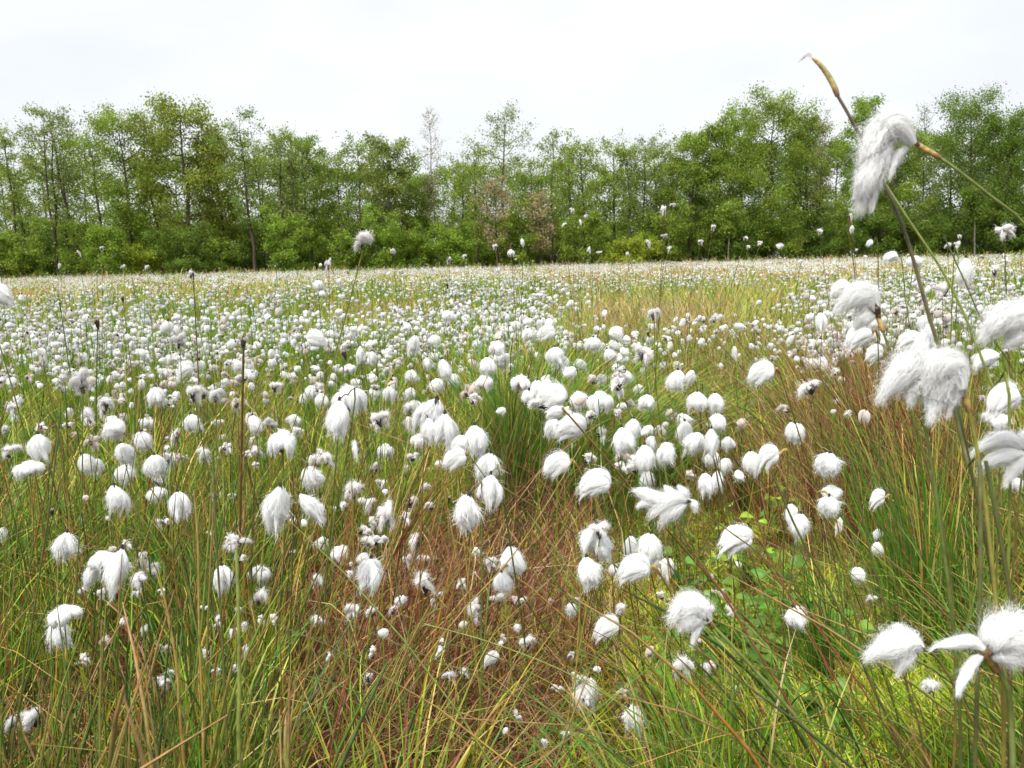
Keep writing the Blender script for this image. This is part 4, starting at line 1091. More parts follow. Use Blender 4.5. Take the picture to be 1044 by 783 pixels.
def make_big(o, i):
    d = o['d']; s = d / F; rng = np.random.default_rng(500 + i)
    P = np.array([at(x, y, d + rng.normal(0, .004)) for x, y in o['stem']])
    # carry the stem on down to the ground, then slide it so that its foot stands on the bog
    while P[-1][2] > .03 and len(P) < 14:
        P = np.vstack([P, P[-1] + (P[-1] - P[-2]) * [.6, .6, 1.0] * min(1, max(.25, (P[-1][2]) / max(1e-3, P[-2][2] - P[-1][2]))) ])
    P[:, 1] += np.linspace(0, 1, len(P)) ** 2 * .05
    G = P[-1].copy(); G[2] = float(ground(G[0], G[1])) - .01; P[-1] = G
    root = empty('cottongrass', G, o['lab'], 'cottongrass', GROUP)
    c = STEM_COLS[[1, 3, 4, 0, 3, 3, 2, 3, 2, 1][i]]
    stem_mesh((P - G)[::-1], o['r'] * 1.05, o['r'] * .75, c, 8, 26).build('stem', M_STEM, root)
    mb = MB(); org = at(*o['base'], d); ref = fw
    for j, (pts, rad) in enumerate(o['lobes']):
        L_ = np.array([at(x, y, d + rng.normal(0, .35) * max(rad) * s * .6) for x, y in pts]) - org
        lobe(mb, L_, np.interp(np.linspace(0, 1, 9), np.linspace(0, 1, len(rad)), rad) * s * (.80 if i else .70), rng, 1500 if max(rad) > 12 else 600, .00021, (.88, .88, .87), .42, 20, 28, ref=ref, curl=.15, thin=.55, cs=.80)
    ho = mb.build('seed_head', M_COTTON, root); ho.location = Vector(org - G)
    ho['label'] = 'windblown cotton'
    sb = MB(); ax = np.array(o['lobes'][0][0][1], float) - np.array(o['base'], float)
    a3 = rt * ax[0] - up * ax[1] - fw * 4
    scales(sb, (-fw) * s * 2, a3, (13 if o['yw'] else 8) * s, (4.5 if o['yw'] else 2.6) * s, rng, 8, (.14, .085, .055) if o['yw'] else (.06, .045, .04))
    sb.build('scales', M_SCALE, ho, False)
    if o['sh'] > 0:
        q = spline(P - G, 80); L_ = np.cumsum(np.r_[0, np.linalg.norm(np.diff(q, axis=0), axis=1)])
        n = max(6, int(np.searchsorted(L_, o['sh'] * .09 + .004)))
        sheath_mesh(q[:n:max(1, n // 7)][::-1], o['r'] * 1.1, o['r'] * 1.6).build('sheath', M_SHEATH, root)
    xs = [p[0] for l in o['lobes'] for p in l[0]]; ys = [p[1] for l in o['lobes'] for p in l[0]]
    TUFTS.append({'k': 'W', 'x': sum(xs) / len(xs), 'y': sum(ys) / len(ys), 'w': 50, 'h': 45, 'lab': o['lab'], 'ref': o['ref'], 'done': 1})
for i, o in enumerate(BIG): make_big(o, i)

# ------- labels of the many small ones: told by their look and by the nearest tuft that has a description of its own
def desc(o):
    big = max(o['w'], o['h'])
    size = 'tiny ' if big <= 10 else ('small ' if big <= 16 else ('medium ' if big <= 22 else 'large '))
    return size + {'D': 'smooth drooping white tuft', 'B': 'sideways blown white tuft', 'R': 'ragged off white tuft', 'C': 'domed white tuft', 'S': 'bare brown seed tip'}[o['k']]
def direction(a, r):
    dx, dy = a['x'] - r['x'], a['y'] - r['y']; t = math.degrees(math.atan2(-dy, dx)) % 360
    return ['right of', 'up and right of', 'above', 'up and left of', 'left of', 'down and left of', 'below', 'down and right of'][int((t + 22.5) % 360 // 45)]
def make_labels():
    anchors = [o for o in TUFTS if o['lab']]; rest = [o for o in TUFTS if not o['lab']]; used = set(o['lab'] for o in anchors)
    for o in rest:
        best = None
        for r in sorted(anchors, key=lambda r: (r['x'] - o['x']) ** 2 + (r['y'] - o['y']) ** 2)[:9]:
            dd = math.hypot(r['x'] - o['x'], r['y'] - o['y']); di = direction(o, r)
            same = sorted((math.hypot(q['x'] - r['x'], q['y'] - r['y']) for q in rest if q['k'] == o['k'] and desc(q) == desc(o) and direction(q, r) == di))
            rank = same.index(min(same, key=lambda v: abs(v - dd)))
            if rank > 2: continue
            how = ['', 'second ', 'third '][rank] if len(same) > 1 else ''
            pos = {'': ('nearest ' if len(same) > 1 else ''), 'second ': 'second nearest ', 'third ': 'third nearest '}[how]
            lab = desc(o) + ' ' + pos + di + ' ' + r['ref']
            if len(lab.split()) > 16: lab = lab.replace('white ', '', 1).replace('smooth ', '')
            if len(lab.split()) > 16 or lab in used: continue
            sc = dd + 45 * rank
            if best is None or sc < best[0]: best = (sc, lab)
        o['lab'] = best[1] if best else desc(o) + ' in the meadow before the trees'
        used.add(o['lab'])
make_labels()
for o in TUFTS:
    if 'done' not in o: make_tuft(o)
print('TUFTS', len(TUFTS), 'dup labels', len(TUFTS) - len(set(o['lab'] for o in TUFTS)))

# ------- single stalks that stand out by themselves
def stalk(name, cat, lab, pts, d, r, cols, sh=None, dr=None):
    P = np.array([at(x, y, d * (1 + (dr or 0) * i / (len(pts) - 1))) for i, (x, y) in enumerate(pts)])
    v = P[-1] - P[-2]
    if P[-1][2] > .02:
        P = np.vstack([P, P[-1] + v * min(1.5, max(.1, P[-1][2] / max(.02, -v[2])))])
    G = P[-1].copy(); G[2] = float(ground(G[0], G[1])) - .01; P[-1] = G
    root = empty(name, G, lab, cat, None)
    stem_mesh((P - G)[::-1], r * 1.1, r * .75, cols, 8, 26).build('stem', M_STEM, root)
    if sh:
        q = spline([at(x, y, d) - G for x, y in sh], 9); mb = MB()
        n = len(q); pr = r * np.array([1.1, 1.35, 1.4, 1.4, 1.3, 1.25, 1.1, .9, .5])
        C = rgb_line(n, (.16, .09, .05), (.42, .33, .10)); C[2:7] = (.34, .28, .10)
        tubes(mb, q[None], pr[None], C[None], 7); mb.build('sheath', M_SHEATH, root)
        e = q[-1]; m2 = MB(); rng = np.random.default_rng(5)
        lobe(m2, [e, e + np.array([-.003, 0, .002]), e + np.array([-.008, 0, -.002])], [.0008, .0012, .0003], rng, 60, .00022, (.72, .66, .66), .9, 6, 7, core=False)
        m2.build('hairs', M_COTTON, root)
    return root
dg, lg, rd, og = ((.09, .06, .02), (.07, .09, .025)), ((.15, .17, .03), (.17, .21, .05)), ((.20, .06, .03), (.13, .07, .03)), ((.34, .20, .05), (.20, .16, .04))
stalk('cottongrass_stalk', 'stalk', 'bare seed stalk with an empty yellow sheath, tallest thing against the white sky', [(853, 96), (868, 122), (893, 170), (922, 235), (945, 315), (962, 372), (985, 470), (1000, 560)], .50, .0013, ((.10, .11, .03), (.09, .06, .05)), sh=[(854, 98), (849, 85), (838, 68), (828, 59)])
stalk('sedge_stalk', 'stalk', 'pale green stem beaded with dew, rising behind the highest windswept tuft', [(903, 188), (925, 222), (960, 275), (985, 325), (1010, 392), (1030, 470)], .56, .0010, lg)
stalk('sedge_stalk', 'stalk', 'thin arching stem at the right edge crossing in front of the hanging wisp', [(962, 240), (985, 290), (1005, 335), (1035, 380), (1060, 450)], .62, .0007, dg)
stalk('sedge_stalk', 'stalk', 'dark green stem standing left of the brown dead clump at lower right', [(868, 470), (882, 540), (900, 610), (925, 700), (945, 790)], .75, .0011, dg)
stalk('sedge_stalk', 'stalk', 'stout dark stem running straight down from beside the close pair', [(975, 405), (988, 470), (1003, 540), (1015, 610), (1030, 720)], .54, .0014, dg)
stalk('sedge_stalk', 'stalk', 'stout dark stem farthest right, slanting past the ragged flag tuft', [(1005, 470), (1022, 560), (1035, 640), (1046, 740)], .5, .0016, dg)
stalk('sedge_stalk', 'stalk', 'red brown stem slanting under the wide ragged tuft and the sleek blown one', [(770, 558), (800, 600), (845, 655), (890, 720), (930, 800)], .8, .0009, rd)
stalk('sedge_stalk', 'stalk', 'stem with a dark red middle slanting across the herbs towards the bottom', [(690, 535), (708, 565), (740, 610), (770, 660), (812, 730), (850, 800)], .85, .0013, rd)
stalk('sedge_stalk', 'stalk', 'long olive stem slanting across moss left of the shaggy tuft', [(786, 480), (815, 545), (850, 610), (885, 690), (925, 790)], .78, .0013, dg)
stalk('sedge_stalk', 'stalk', 'thin yellow green stem crossing the whole bottom centre thatch from the left', [(432, 636), (500, 655), (580, 687), (660, 735), (740, 785)], .9, .0009, lg)
stalk('sedge_stalk', 'stalk', 'yellow stem slanting up from lower left past the lower of two white eggs', [(592, 455), (560, 510), (520, 570), (470, 625), (420, 690), (380, 760)], .95, .0010, og)
stalk('sedge_stalk', 'stalk', 'upright dark green stem just left of the rusty tipped stalk', [(217, 460), (220, 540), (226, 640), (231, 740), (233, 800)], .72, .0012, dg)
stalk('sedge_stalk', 'stalk', 'upright olive stem standing thickest in the left foreground', [(241, 560), (243, 620), (244, 700), (245, 800)], .66, .0018, lg)
stalk('sedge_stalk', 'stalk', 'red stem leaning across the heavy slumped tuft at lower left centre', [(400, 555), (390, 590), (372, 640), (350, 710), (335, 790)], .80, .0009, rd)
stalk('sedge_stalk', 'stalk', 'orange stem standing right of the broad parasol topped tuft', [(198, 500), (202, 560), (203, 640), (207, 740), (209, 800)], .72, .0012, og)
stalk('sedge_stalk', 'stalk', 'yellow stem rising left of the two star and strip shaped tufts', [(160, 585), (170, 620), (180, 680), (186, 760)], .75, .0013, og)
stalk('sedge_stalk', 'stalk', 'dark stem leaning in from the lower left corner', [(62, 420), (50, 520), (35, 620), (20, 720), (12, 800)], .7, .0010, dg)
def wide_blade():
    pts = np.array([at(x, y, dd) for x, y, dd in [(402, 545, .86), (378, 600, .84), (345, 655, .82), (318, 705, .81), (292, 760, .80), (275, 800, .79)]])
    v = pts[-1] - pts[-2]; pts = np.vstack([pts, pts[-1] + v * max(.1, pts[-1][2] / -v[2])])
    G = pts[-1].copy(); G[2] = float(ground(G[0], G[1])) - .01; pts[-1] = G
    P = spline((pts - G)[::-1], 18); mb = MB()
    ribbons(mb, P[None], (np.array([3.4] * 6 + list(np.linspace(3.4, .3, 12))) * .001)[None], np.array([[.8, .3, .4]]), np.repeat(np.array([[[.06, .17, .075]]]), 18, 1))
    o = mb.build('grass_blade', M_GRASS); o.location = Vector(G)
    tag(o, 'single wide blue green blade slanting across the orange stems at lower left', 'grass blade')
wide_blade()

# ------- the cotton drift running back to the trees: far past counting
def drift():
    rng = np.random.default_rng(31); mb = MB(); st = MB()
    # the plants grow in clumps: every clump carries a handful to some fifty tufts
    nc = 21000; u = rng.uniform(-.98, .98, nc); d = 2.6 + (64 - 2.6) * np.sqrt(rng.random(nc)) ** 1.12
    e = 3200; u = np.r_[u, rng.uniform(-.98, .98, e)]; d = np.r_[d, 2.4 * (14 / 2.4) ** rng.random(e)]
    x, y = u * d, d
    p = np.clip(.42 + .75 * noise2(x, y, .8, 9) + .3 * noise2(x, y, .3, 11), .04, 1)
    p = p * np.where((u > .05) & (u < .36) & (d < 9.5), .10, 1) * np.where((u < -.02) & (d < 3.3), .3, 1) * np.where((u > -.05) & (d < 3.0), .15, 1)
    p = np.where((u < .07) & (d > 3.3) & (d < 12), np.clip(p * .80 + .0, 0, 1), p)
    p = np.where((d > 14), np.clip(p * .95 + .03, 0, 1), p)
    k = rng.random(len(x)) < p; x, y = x[k], y[k]; nc = len(x)
    m = np.clip(rng.lognormal(2.0, .75, nc), 1, 45).astype(int)
    hc = rng.normal(.38, .05, nc); rc = rng.uniform(.06, .22, nc)
    ci = np.repeat(np.arange(nc), m); n = len(ci)
    x = x[ci] + rng.normal(0, 1, n) * rc[ci]; y = y[ci] + rng.normal(0, 1, n) * rc[ci]; d = np.hypot(x, y)
    k = y > 2.25; x, y, d, ci = x[k], y[k], d[k], ci[k]; n = len(x)
    z = ground(x, y) + hc[ci] + rng.normal(0, .045, n) + (rng.random(n) < .02) * rng.uniform(.08, .3, n)
    s = np.clip(rng.lognormal(math.log(.0205), .36, n), .009, .038) * np.where(d > 10, 1.1, 1)
    tone = np.where(rng.random((n, 1)) < .16, [[.74, .69, .64]], [[.9, .9, .89]]) * rng.uniform(.88, 1.02, (n, 1))
    # small half shed tufts low between the nearer plants, and the white bank on the big tussock
    ex = []
    for (x0, x1, y0, y1, m, z0, z1, s0, s1) in ((60, 470, 400, 700, 105, .16, .40, .010, .020), (470, 760, 560, 760, 34, .10, .26, .010, .018), (480, 640, 335, 430, 34, .42, .52, .018, .030), (600, 760, 350, 500, 24, .30, .46, .018, .028), (0, 300, 350, 470, 30, .35, .47, .012, .024), (780, 1000, 330, 430, 22, .35, .5, .012, .024)):
        for _ in range(m):
            px_, py_, zz_ = rng.uniform(x0, x1), rng.uniform(y0, y1), rng.uniform(z0, z1)
            dd_ = (.75 - zz_) / ((py_ - 266) / F)
            if .95 < dd_ < 4: ex.append((*at(px_, py_, dd_), rng.uniform(s0, s1) * (1 if dd_ > 1.3 else .8)))
    ex = np.array(ex); x = np.r_[x, ex[:, 0]]; y = np.r_[y, ex[:, 1]]; z = np.r_[z, ex[:, 2]]; s = np.r_[s, ex[:, 3]]; d = np.hypot(x, y)
    tone = np.r_[tone, np.where(rng.random((len(ex), 1)) < .3, [[.74, .68, .62]], [[.88, .88, .87]])]; n = len(x)
    far_cut = 5.0
    for i_ in np.where(d < far_cut)[0]:
        v, c, q, tr = LITE[rng.choice([2, 3, 3, 6, 7, 7, 10, 11, 11])] if i_ >= n - len(ex) and rng.random() < .8 else LITE[rng.integers(0, len(LITE))]
        a = rng.uniform(0, 6.28) if rng.random() < .5 else rng.normal(0, .5); tl = rng.normal(0, .3); sc_ = s[i_] * np.array([1, 1, rng.uniform(.8, 1.25)]) * 1.12
        ca, sa, ct, st_ = math.cos(a), math.sin(a), math.cos(tl), math.sin(tl)
        w = v * sc_; w = np.stack([w[:, 0] * ca - w[:, 1] * sa, w[:, 0] * sa + w[:, 1] * ca, w[:, 2] + s[i_] * .45], -1)
        w = np.stack([w[:, 0] * ct + w[:, 2] * st_, w[:, 1], -w[:, 0] * st_ + w[:, 2] * ct], -1)
        mb.add(w + [x[i_], y[i_], z[i_]], q, tr, np.where(c.max(1, keepdims=True) > .3, c * tone[i_] / .88, c).clip(0, .92))
    for lo, hi, nr, na in ((far_cut, 15, 4, 7), (15, 99, 3, 4)):
        m = np.where((d >= lo) & (d < hi))[0]
        if not len(m): continue
        tt = np.linspace(0, 1, nr); f = np.arange(na) * 2 * math.pi / na
        prof = np.sin(np.pi * (tt * .92 + .05) ** .8) ** .8 * .5
        prof[-1] = .10; prof[0] = .12
        N = len(m)
        rad = prof[None, :, None] * (1 + .26 * rng.normal(0, 1, (N, 1, na)) + .22 * rng.normal(0, 1, (N, nr, na)))
        ax = rng.normal(0, .26, (N, 2)); ax[:, 0] -= .15
        zz = -tt[None, :, None] * np.ones((N, 1, na)) + rng.normal(0, .05, (N, nr, na)) + .5
        a0 = rng.uniform(0, 6.28, (N, 1, 1))
        V = np.stack([rad * np.cos(f + a0) + ax[:, :1, None] * (.5 - zz), rad * np.sin(f + a0) + ax[:, 1:, None] * (.5 - zz), zz], -1) * s[m][:, None, None, None]
        V[..., 2] *= rng.uniform(.8, 1.2, (N, 1, 1))
        V += np.stack([x[m], y[m], z[m]], -1)[:, None, None]
        C = np.repeat(np.repeat(tone[m][:, None, None], nr, 1), na, 2)
        if hi < 16:
            dk = rng.random(N) < .75
            C[dk, 0] = (.06, .05, .045)
            V[dk, 0] = V[dk, 0] * .6 + V[dk, 0].mean(1, keepdims=True) * .4 + [0, 0, .002]
        b = (np.arange(N) * nr * na)[:, None, None] + (np.arange(nr - 1) * na)[None, :, None]; j = np.arange(na); j2 = (j + 1) % na
        q = np.stack([b + j, b + na + j, b + na + j2, b + j2], -1).reshape(-1, 4)
        ct = [np.arange(N) * nr * na + i for i in range(na)]
        tr = np.concatenate([np.stack([ct[0], ct[i], ct[i + 1]], -1) for i in range(1, na - 1)] + [np.stack([ct[0] + (nr - 1) * na, ct[i + 1] + (nr - 1) * na, ct[i] + (nr - 1) * na], -1) for i in range(1, na - 1)])
        mb.add(V.reshape(-1, 3), q, tr, C.reshape(-1, 3))
    # loose hairs on the nearer ones
    m = np.where((d < 9) & (d > far_cut))[0]; m = np.repeat(m, 14); N = len(m); K = 3
    a = rng.uniform(0, 6.28, N); e = rng.uniform(-1.2, .6, N); o = np.stack([np.cos(a) * np.cos(e), np.sin(a) * np.cos(e), np.sin(e)], -1)
    c0 = np.stack([x[m], y[m], z[m]], -1); sm = s[m][:, None]
    P = np.stack([c0 + o * sm * .33, c0 + o * sm * .50 + [0, 0, -.001], c0 + (o * .58 + [-.06, 0, -.2]) * sm], 1)
    ribbons(mb, P, (d[m] * .00042)[:, None] * np.array([1, .8, .3]), side(rng, N), np.repeat(tone[m][:, None], K, 1))
    o = mb.build('cottongrass_drift', M_COTTON)
    tag(o, 'countless white cottongrass tufts filling the bog back to the trees', 'cottongrass', None, 'stuff')
    m = np.where(d < 16)[0]; N = len(m)
    h = z[m] - ground(x[m], y[m])
    P = blade_paths(rng, x[m] + .0 , y[m] + .012, h * 1.02, np.stack([rng.normal(0, .02, N), rng.normal(0, .02, N)], -1), np.zeros(N), 4)
    ribbons(st, P, np.clip(d[m] * .0007, .0018, .01)[:, None] * np.ones((1, 4)), side(rng, N), np.repeat(pick(rng, 'green', N)[:, None] * .8, 4, 1))
    o2 = st.build('cottongrass_stems', M_GRASS); tag(o2, 'thin green stems under the countless white tufts of the meadow', 'stems', None, 'stuff')
drift()

# ------- broad-leaved seedlings among the moss
def seedling(px, py, hh, n, lab, seed, ls=.024, stems=3, colr=(.10, .235, .022)):
    """a plant whose top shows at photo pixel px, py and stands hh metres above the bog"""
    rng = np.random.default_rng(seed); d = (.75 - hh) / max(.05, (py - 266) / F); T = at(px, py, d)
    G = np.array([T[0], T[1], 0]); G[2] = float(ground(G[0], G[1])) - .01
    root = empty('birch_seedling', G, lab, 'seedling')
    H = max(T[2] - G[2], .05); mb = MB(); lm = MB()
    for q in range(stems):
        off = rng.normal(0, .012 + .15 * hh, 2) * (q > 0); Hq = H * (1 if q == 0 else rng.uniform(.5, .95)); sw = rng.normal(0, .12, 2) * Hq
        Pt = spline([(off[0] * .4, off[1] * .4, 0), (off[0] * .8 + sw[0] * .4, off[1] * .8 + sw[1] * .4, Hq * .5), (off[0] + sw[0], off[1] + sw[1], Hq)], 14)
        tubes(mb, Pt[None], np.linspace(.0016, .0006, 14)[None], rgb_line(14, (.12, .07, .03), (.17, .17, .04))[None], 5)
        for i in range(n):
            t = .25 + .75 * (i + .5) / n; p = np.array([np.interp(t, np.linspace(0, 1, 14), Pt[:, k]) for k in range(3)])
            a = i * 2.4 + rng.uniform(-.5, .5); o = np.array([math.cos(a), math.sin(a), rng.uniform(-.25, .45)]); o /= np.linalg.norm(o); L_ = ls * rng.uniform(.6, 1.25)
            s = np.cross(o, (0, 0, 1)); s /= np.linalg.norm(s); s = s + np.array([0, 0, rng.normal(0, .4)]); s /= np.linalg.norm(s); nn = np.cross(s, o)
            b = p + o * L_ * .45
            tt = np.array([0, .10, .25, .42, .60, .78, .9, 1.0]); ww = np.array([.03, .26, .40, .41, .33, .20, .10, .0]) * np.array([1, 1.06, .95, 1.05, .93, 1.06, .9, 1])
            mid = b + o * (tt * L_)[:, None] - nn * ((tt - .2) ** 2 * L_ * .45)[:, None]
            Lf = mid + s * (ww * L_)[:, None] + nn * (ww * L_ * .35)[:, None]; Rt = mid - s * (ww * L_)[:, None] + nn * (ww * L_ * .35)[:, None]
            V = np.concatenate([Lf, mid, Rt]); K = 8
            qd = [[k, k + 1, K + 1 + k, K + k] for k in range(K - 1)] + [[K + k, K + 1 + k, 2 * K + 1 + k, 2 * K + k] for k in range(K - 1)]
            lc = np.array(colr) * rng.uniform(.65, 1.35) * [rng.uniform(.8, 1.5), 1, rng.uniform(.8, 1.6)]
            vc = np.concatenate([np.repeat(lc[None], K, 0), np.repeat(lc[None] * 1.35, K, 0), np.repeat(lc[None], K, 0)])
            lm.add(V, qd, None, vc)
            tubes(lm, np.stack([p, b])[None], np.full((1, 2), .0005), np.repeat([[[.14, .16, .04]]], 2, 1), 3)
    mb.build('stem', M_STEM, root); lm.build('leaves', M_HERB, root)
seedling(763, 362, .36, 9, 'tall leafy birch seedling with blue green leaves left of the neat swept tuft', 1, .045, 1, (.06, .20, .06))
seedling(745, 500, .22, 7, 'low seedling with bright yellow green leaves under the cluster of eggs', 2, .032, 2, (.18, .34, .02))
seedling(722, 588, .14, 7, 'patch of round leaved herb below the sleek tuft blown left', 3, .034, 7)
seedling(765, 595, .13, 7, 'round leaved herb between the sleek tuft and the small white bud', 4, .032, 7)
seedling(800, 560, .15, 7, 'leafy herb under the half hidden heart shaped tuft', 5, .034, 6)
seedling(690, 640, .12, 6, 'low leafy herb left of the thick orange tip', 6, .028, 6)
seedling(800, 490, .18, 8, 'pale leafy seedling behind the silky tuft on a bright yellow tip', 7, .030, 3, (.13, .27, .02))
seedling(830, 455, .2, 7, 'loose leafy seedling above the round tuft with two horns', 8, .034, 3, (.13, .27, .02))
seedling(775, 655, .12, 7, 'drooping leafy herb right of the puffy tuft on the orange tip', 9, .030, 6)
seedling(745, 425, .20, 7, 'bushy small seedling right behind the white egg cluster', 10, .036, 3, (.12, .26, .02))
seedling(800, 405, .20, 6, 'small seedling among brown grass below the neat swept tuft', 12, .036, 3, (.12, .25, .02))
seedling(660, 690, .10, 6, 'little herb beside the stringy dangling wisp', 13, .024, 5)
seedling(745, 745, .10, 6, 'low dark herb near the bottom edge right of the lowest hanging tuft', 14, .026, 5, (.07, .17, .03))
for q_, (x_, y_, l_) in enumerate([(705, 545, 'small leafy herb in the yellow moss under the wide ragged tuft'), (735, 640, 'leafy herb between the puffy tuft and the small white bud'), (785, 625, 'dark leafed herb just left of the white bud in the moss'),
                                   (820, 590, 'open leafy herb right of the half hidden heart shaped tuft'), (700, 720, 'sprawling herb under the stout slanting stem near the bottom'), (840, 690, 'low herb left of the shaggy tuft over the moss'), (760, 535, 'herb with pale leaves just above the sleek tuft blown left'), (855, 620, 'small herb in the moss left of the dark slanting stems')]):
    seedling(x_, y_, .11, 6, l_, 40 + q_, .028, 6)
# ------------------------------------------------------------------ trees
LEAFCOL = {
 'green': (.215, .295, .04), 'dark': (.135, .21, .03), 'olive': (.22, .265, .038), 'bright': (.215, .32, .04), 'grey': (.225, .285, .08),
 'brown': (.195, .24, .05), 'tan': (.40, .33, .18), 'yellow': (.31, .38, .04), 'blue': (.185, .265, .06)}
PROF = {
 'airy': lambda t: .62 + .62 * np.sin(np.pi * np.clip(t, 0, 1) ** 1.45),
 'dense': lambda t: .65 + .65 * np.sin(np.pi * np.clip(t, 0, 1) ** 1.5),
 'birch': lambda t: .55 + .75 * np.sin(np.pi * np.clip(t, 0, 1) ** .85),
 'oak': lambda t: .75 + .5 * np.sin(np.pi * np.clip(t, 0, 1)),
 'bare': lambda t: .35 + .6 * (1 - t),
 'shrub': lambda t: .8 + .4 * np.sin(np.pi * t)}
SET = {  # lowest limb, limbs, leaves per cluster, cluster spread, leaf size, upward pull
 'airy': (.30, 26, 22, .36, .14, .75), 'dense': (.22, 34, 42, .42, .15, .6), 'birch': (.12, 38, 40, .42, .13, .75), 'oak': (.25, 32, 34, .46, .17, .45),
 'bare': (.3, 44, 4, .3, .10, 1.1), 'shrub': (.03, 26, 44, .34, .14, .7)}

def make_tree(name, loc, H, W, kind, colr, lab, cat, group, seed, lean=0.0, trunks=1, pale=False, low=None, dens=1.0):
    rng = np.random.default_rng(seed)
    lo, nl, lpc, spr, ls, pull = SET[kind]
    if low is not None: lo = low
    root = empty(name, loc, lab, cat, group)
    wood = MB(); cl = []; bark = np.array([.15, .13, .11]) if pale else np.array([.075, .06, .048])
    sc = W / 2.4
    for tk in range(trunks):
        off = np.array([rng.normal(0, .35), rng.normal(0, .35), 0]) * (tk > 0)
        ln = lean + (rng.normal(0, .09) if trunks > 1 else rng.normal(0, .02)); n = 10
        t = np.linspace(0, 1, n); Hh = H * (.97 if tk == 0 else rng.uniform(.75, .95))
        T = np.stack([off[0] + ln * Hh * t ** .9 + np.cumsum(rng.normal(0, .006, n)) * Hh, off[1] + np.cumsum(rng.normal(0, .006, n)) * Hh, t * Hh - .15], -1)
        T = spline(T, 16); n = 16; t = np.linspace(0, 1, n)
        r = (.0118 * H * (1 - t) ** .85 + .012) * (1.25 if kind == 'oak' else 1) * (.5 if kind in ('shrub', 'bare') else 1) / trunks ** .3
        tubes(wood, T[None], r[None], np.repeat(bark[None, None], n, 1) * rng.uniform(.85, 1.15, (1, n, 1)), 7)
        m = nl // trunks + 2
        for i in range(m):
            tt = lo + (.98 - lo) * ((i + rng.random()) / m); f = (tt - lo) / (1 - lo)
            p = np.array([np.interp(tt, t, T[:, k]) for k in range(3)])
            az = i * 2.4 + rng.uniform(-.6, .6); L_ = W * PROF[kind](f) * rng.uniform(.55, 1.15) * (1 if f < .85 else .8)
            o = np.array([math.cos(az), math.sin(az), 0]); q = np.linspace(0, 1, 6)[:, None]
            B = p + o * L_ * (q - .12 * q ** 2) + np.array([0, 0, 1]) * L_ * pull * rng.uniform(.5, 1.3) * (q ** 1.15) * (.45 + .7 * f)
            B[1:] += rng.normal(0, .05, (5, 3)) * L_
            r0_ = max(.014, .016 * L_)
            tubes(wood, B[None], np.linspace(r0_, .007, 6)[None], np.repeat(bark[None, None], 6, 1), 4)
            cl.append(B[4:])
            ns = 5; S0 = B[rng.integers(2, 6, ns)]
            a2 = az + rng.normal(0, .9, ns); l2 = L_ * rng.uniform(.22, .5, ns)
            D2 = np.stack([np.cos(a2), np.sin(a2), rng.uniform(-.1, 1.0, ns) * pull], -1) * l2[:, None]
            Q = S0[:, None] + D2[:, None] * np.linspace(0, 1, 4)[None, :, None] + rng.normal(0, .04, (ns, 4, 3)) * l2[:, None, None]
            tubes(wood, Q, np.repeat(np.linspace(.010, .004, 4)[None], ns, 0), np.repeat(np.repeat(bark[None, None], 4, 1), ns, 0), 3)
            cl.append(Q[:, 1:].reshape(-1, 3))
            if kind == 'bare' or f > .8:   # fine bare twigs at the top
                k = 6; S1 = Q[rng.integers(0, ns, k), 3]
                D3 = rng.normal(0, .25, (k, 3)) + [0, 0, .45]
                Q3 = S1[:, None] + D3[:, None] * np.linspace(0, 1, 3)[None, :, None] * rng.uniform(.5, 1.3, (k, 1, 1)) * max(sc, .5)
                tubes(wood, Q3, np.repeat(np.array([[.008, .006, .003]]), k, 0), np.repeat(np.repeat(bark[None, None] * 1.6, 3, 1), k, 0), 3)
    wood.build('trunk', M_BARK, root)
    c = np.concatenate(cl); c = c[rng.random(len(c)) < .74]
    npc = np.maximum(0, rng.poisson(lpc * dens * 1.08 * {'airy': .66, 'dense': .95, 'birch': 1.2, 'oak': .95, 'bare': .9, 'shrub': .95}[kind] * max(.6, sc) * rng.uniform(.35, 1.5, len(c))))
    idx = np.repeat(np.arange(len(c)), npc); N = len(idx)
    ctone = rng.uniform(.68, 1.32, (len(c), 1)) * np.array([1, 1, 1]) + rng.normal(0, .05, (len(c), 3))
    pos = c[idx] + rng.normal(0, spr * .66 * max(.75, min(sc, 1.3)), (N, 3)) * [1.15, 1.15, 1.0]
    keep = pos[:, 2] > .1; pos, idx = pos[keep], idx[keep]; N = len(pos)
    d1 = rng.normal(0, 1, (N, 3)); d1[:, 2] -= .35; d1 /= np.linalg.norm(d1, axis=1, keepdims=True)
    d2 = np.cross(d1, rng.normal(0, 1, (N, 3))); d2 /= np.linalg.norm(d2, axis=1, keepdims=True) + 1e-9
    s = ls * .86 * rng.uniform(.55, 1.45, (N, 1))
    V = np.stack([pos, pos + d1 * s * .55 + d2 * s * .42, pos + d1 * s * 1.15, pos + d1 * s * .5 - d2 * s * .42], 1).reshape(-1, 3)
    col = np.array(LEAFCOL[colr]) * ctone[idx] * rng.uniform(.75, 1.25, (N, 1)) * rng.uniform(.92, 1.08, (N, 3))
    lm = MB(); lm.add(V, np.arange(N * 4).reshape(-1, 4), None, np.repeat(col.clip(.01, .5), 4, 0))
    lm.build('crown', M_LEAF, root, False)
    return root

DT = 67.0
def tree_at(px, ytop, hw, kind, colr, lab, seed, D=DT, name='tree', cat='tree', group='trees along the far edge of the bog', dy=0, **kw):
    p = at(px, 268, D + dy); T = at(px, ytop, D + dy)
    g = float(ground(p[0], p[1])); H = (T[2] - g) * (.985 if kind != 'bare' else 1)
    make_tree(name, (p[0], p[1], g - .05), H, hw / F * D, kind, colr, lab, cat, group, seed, **kw)

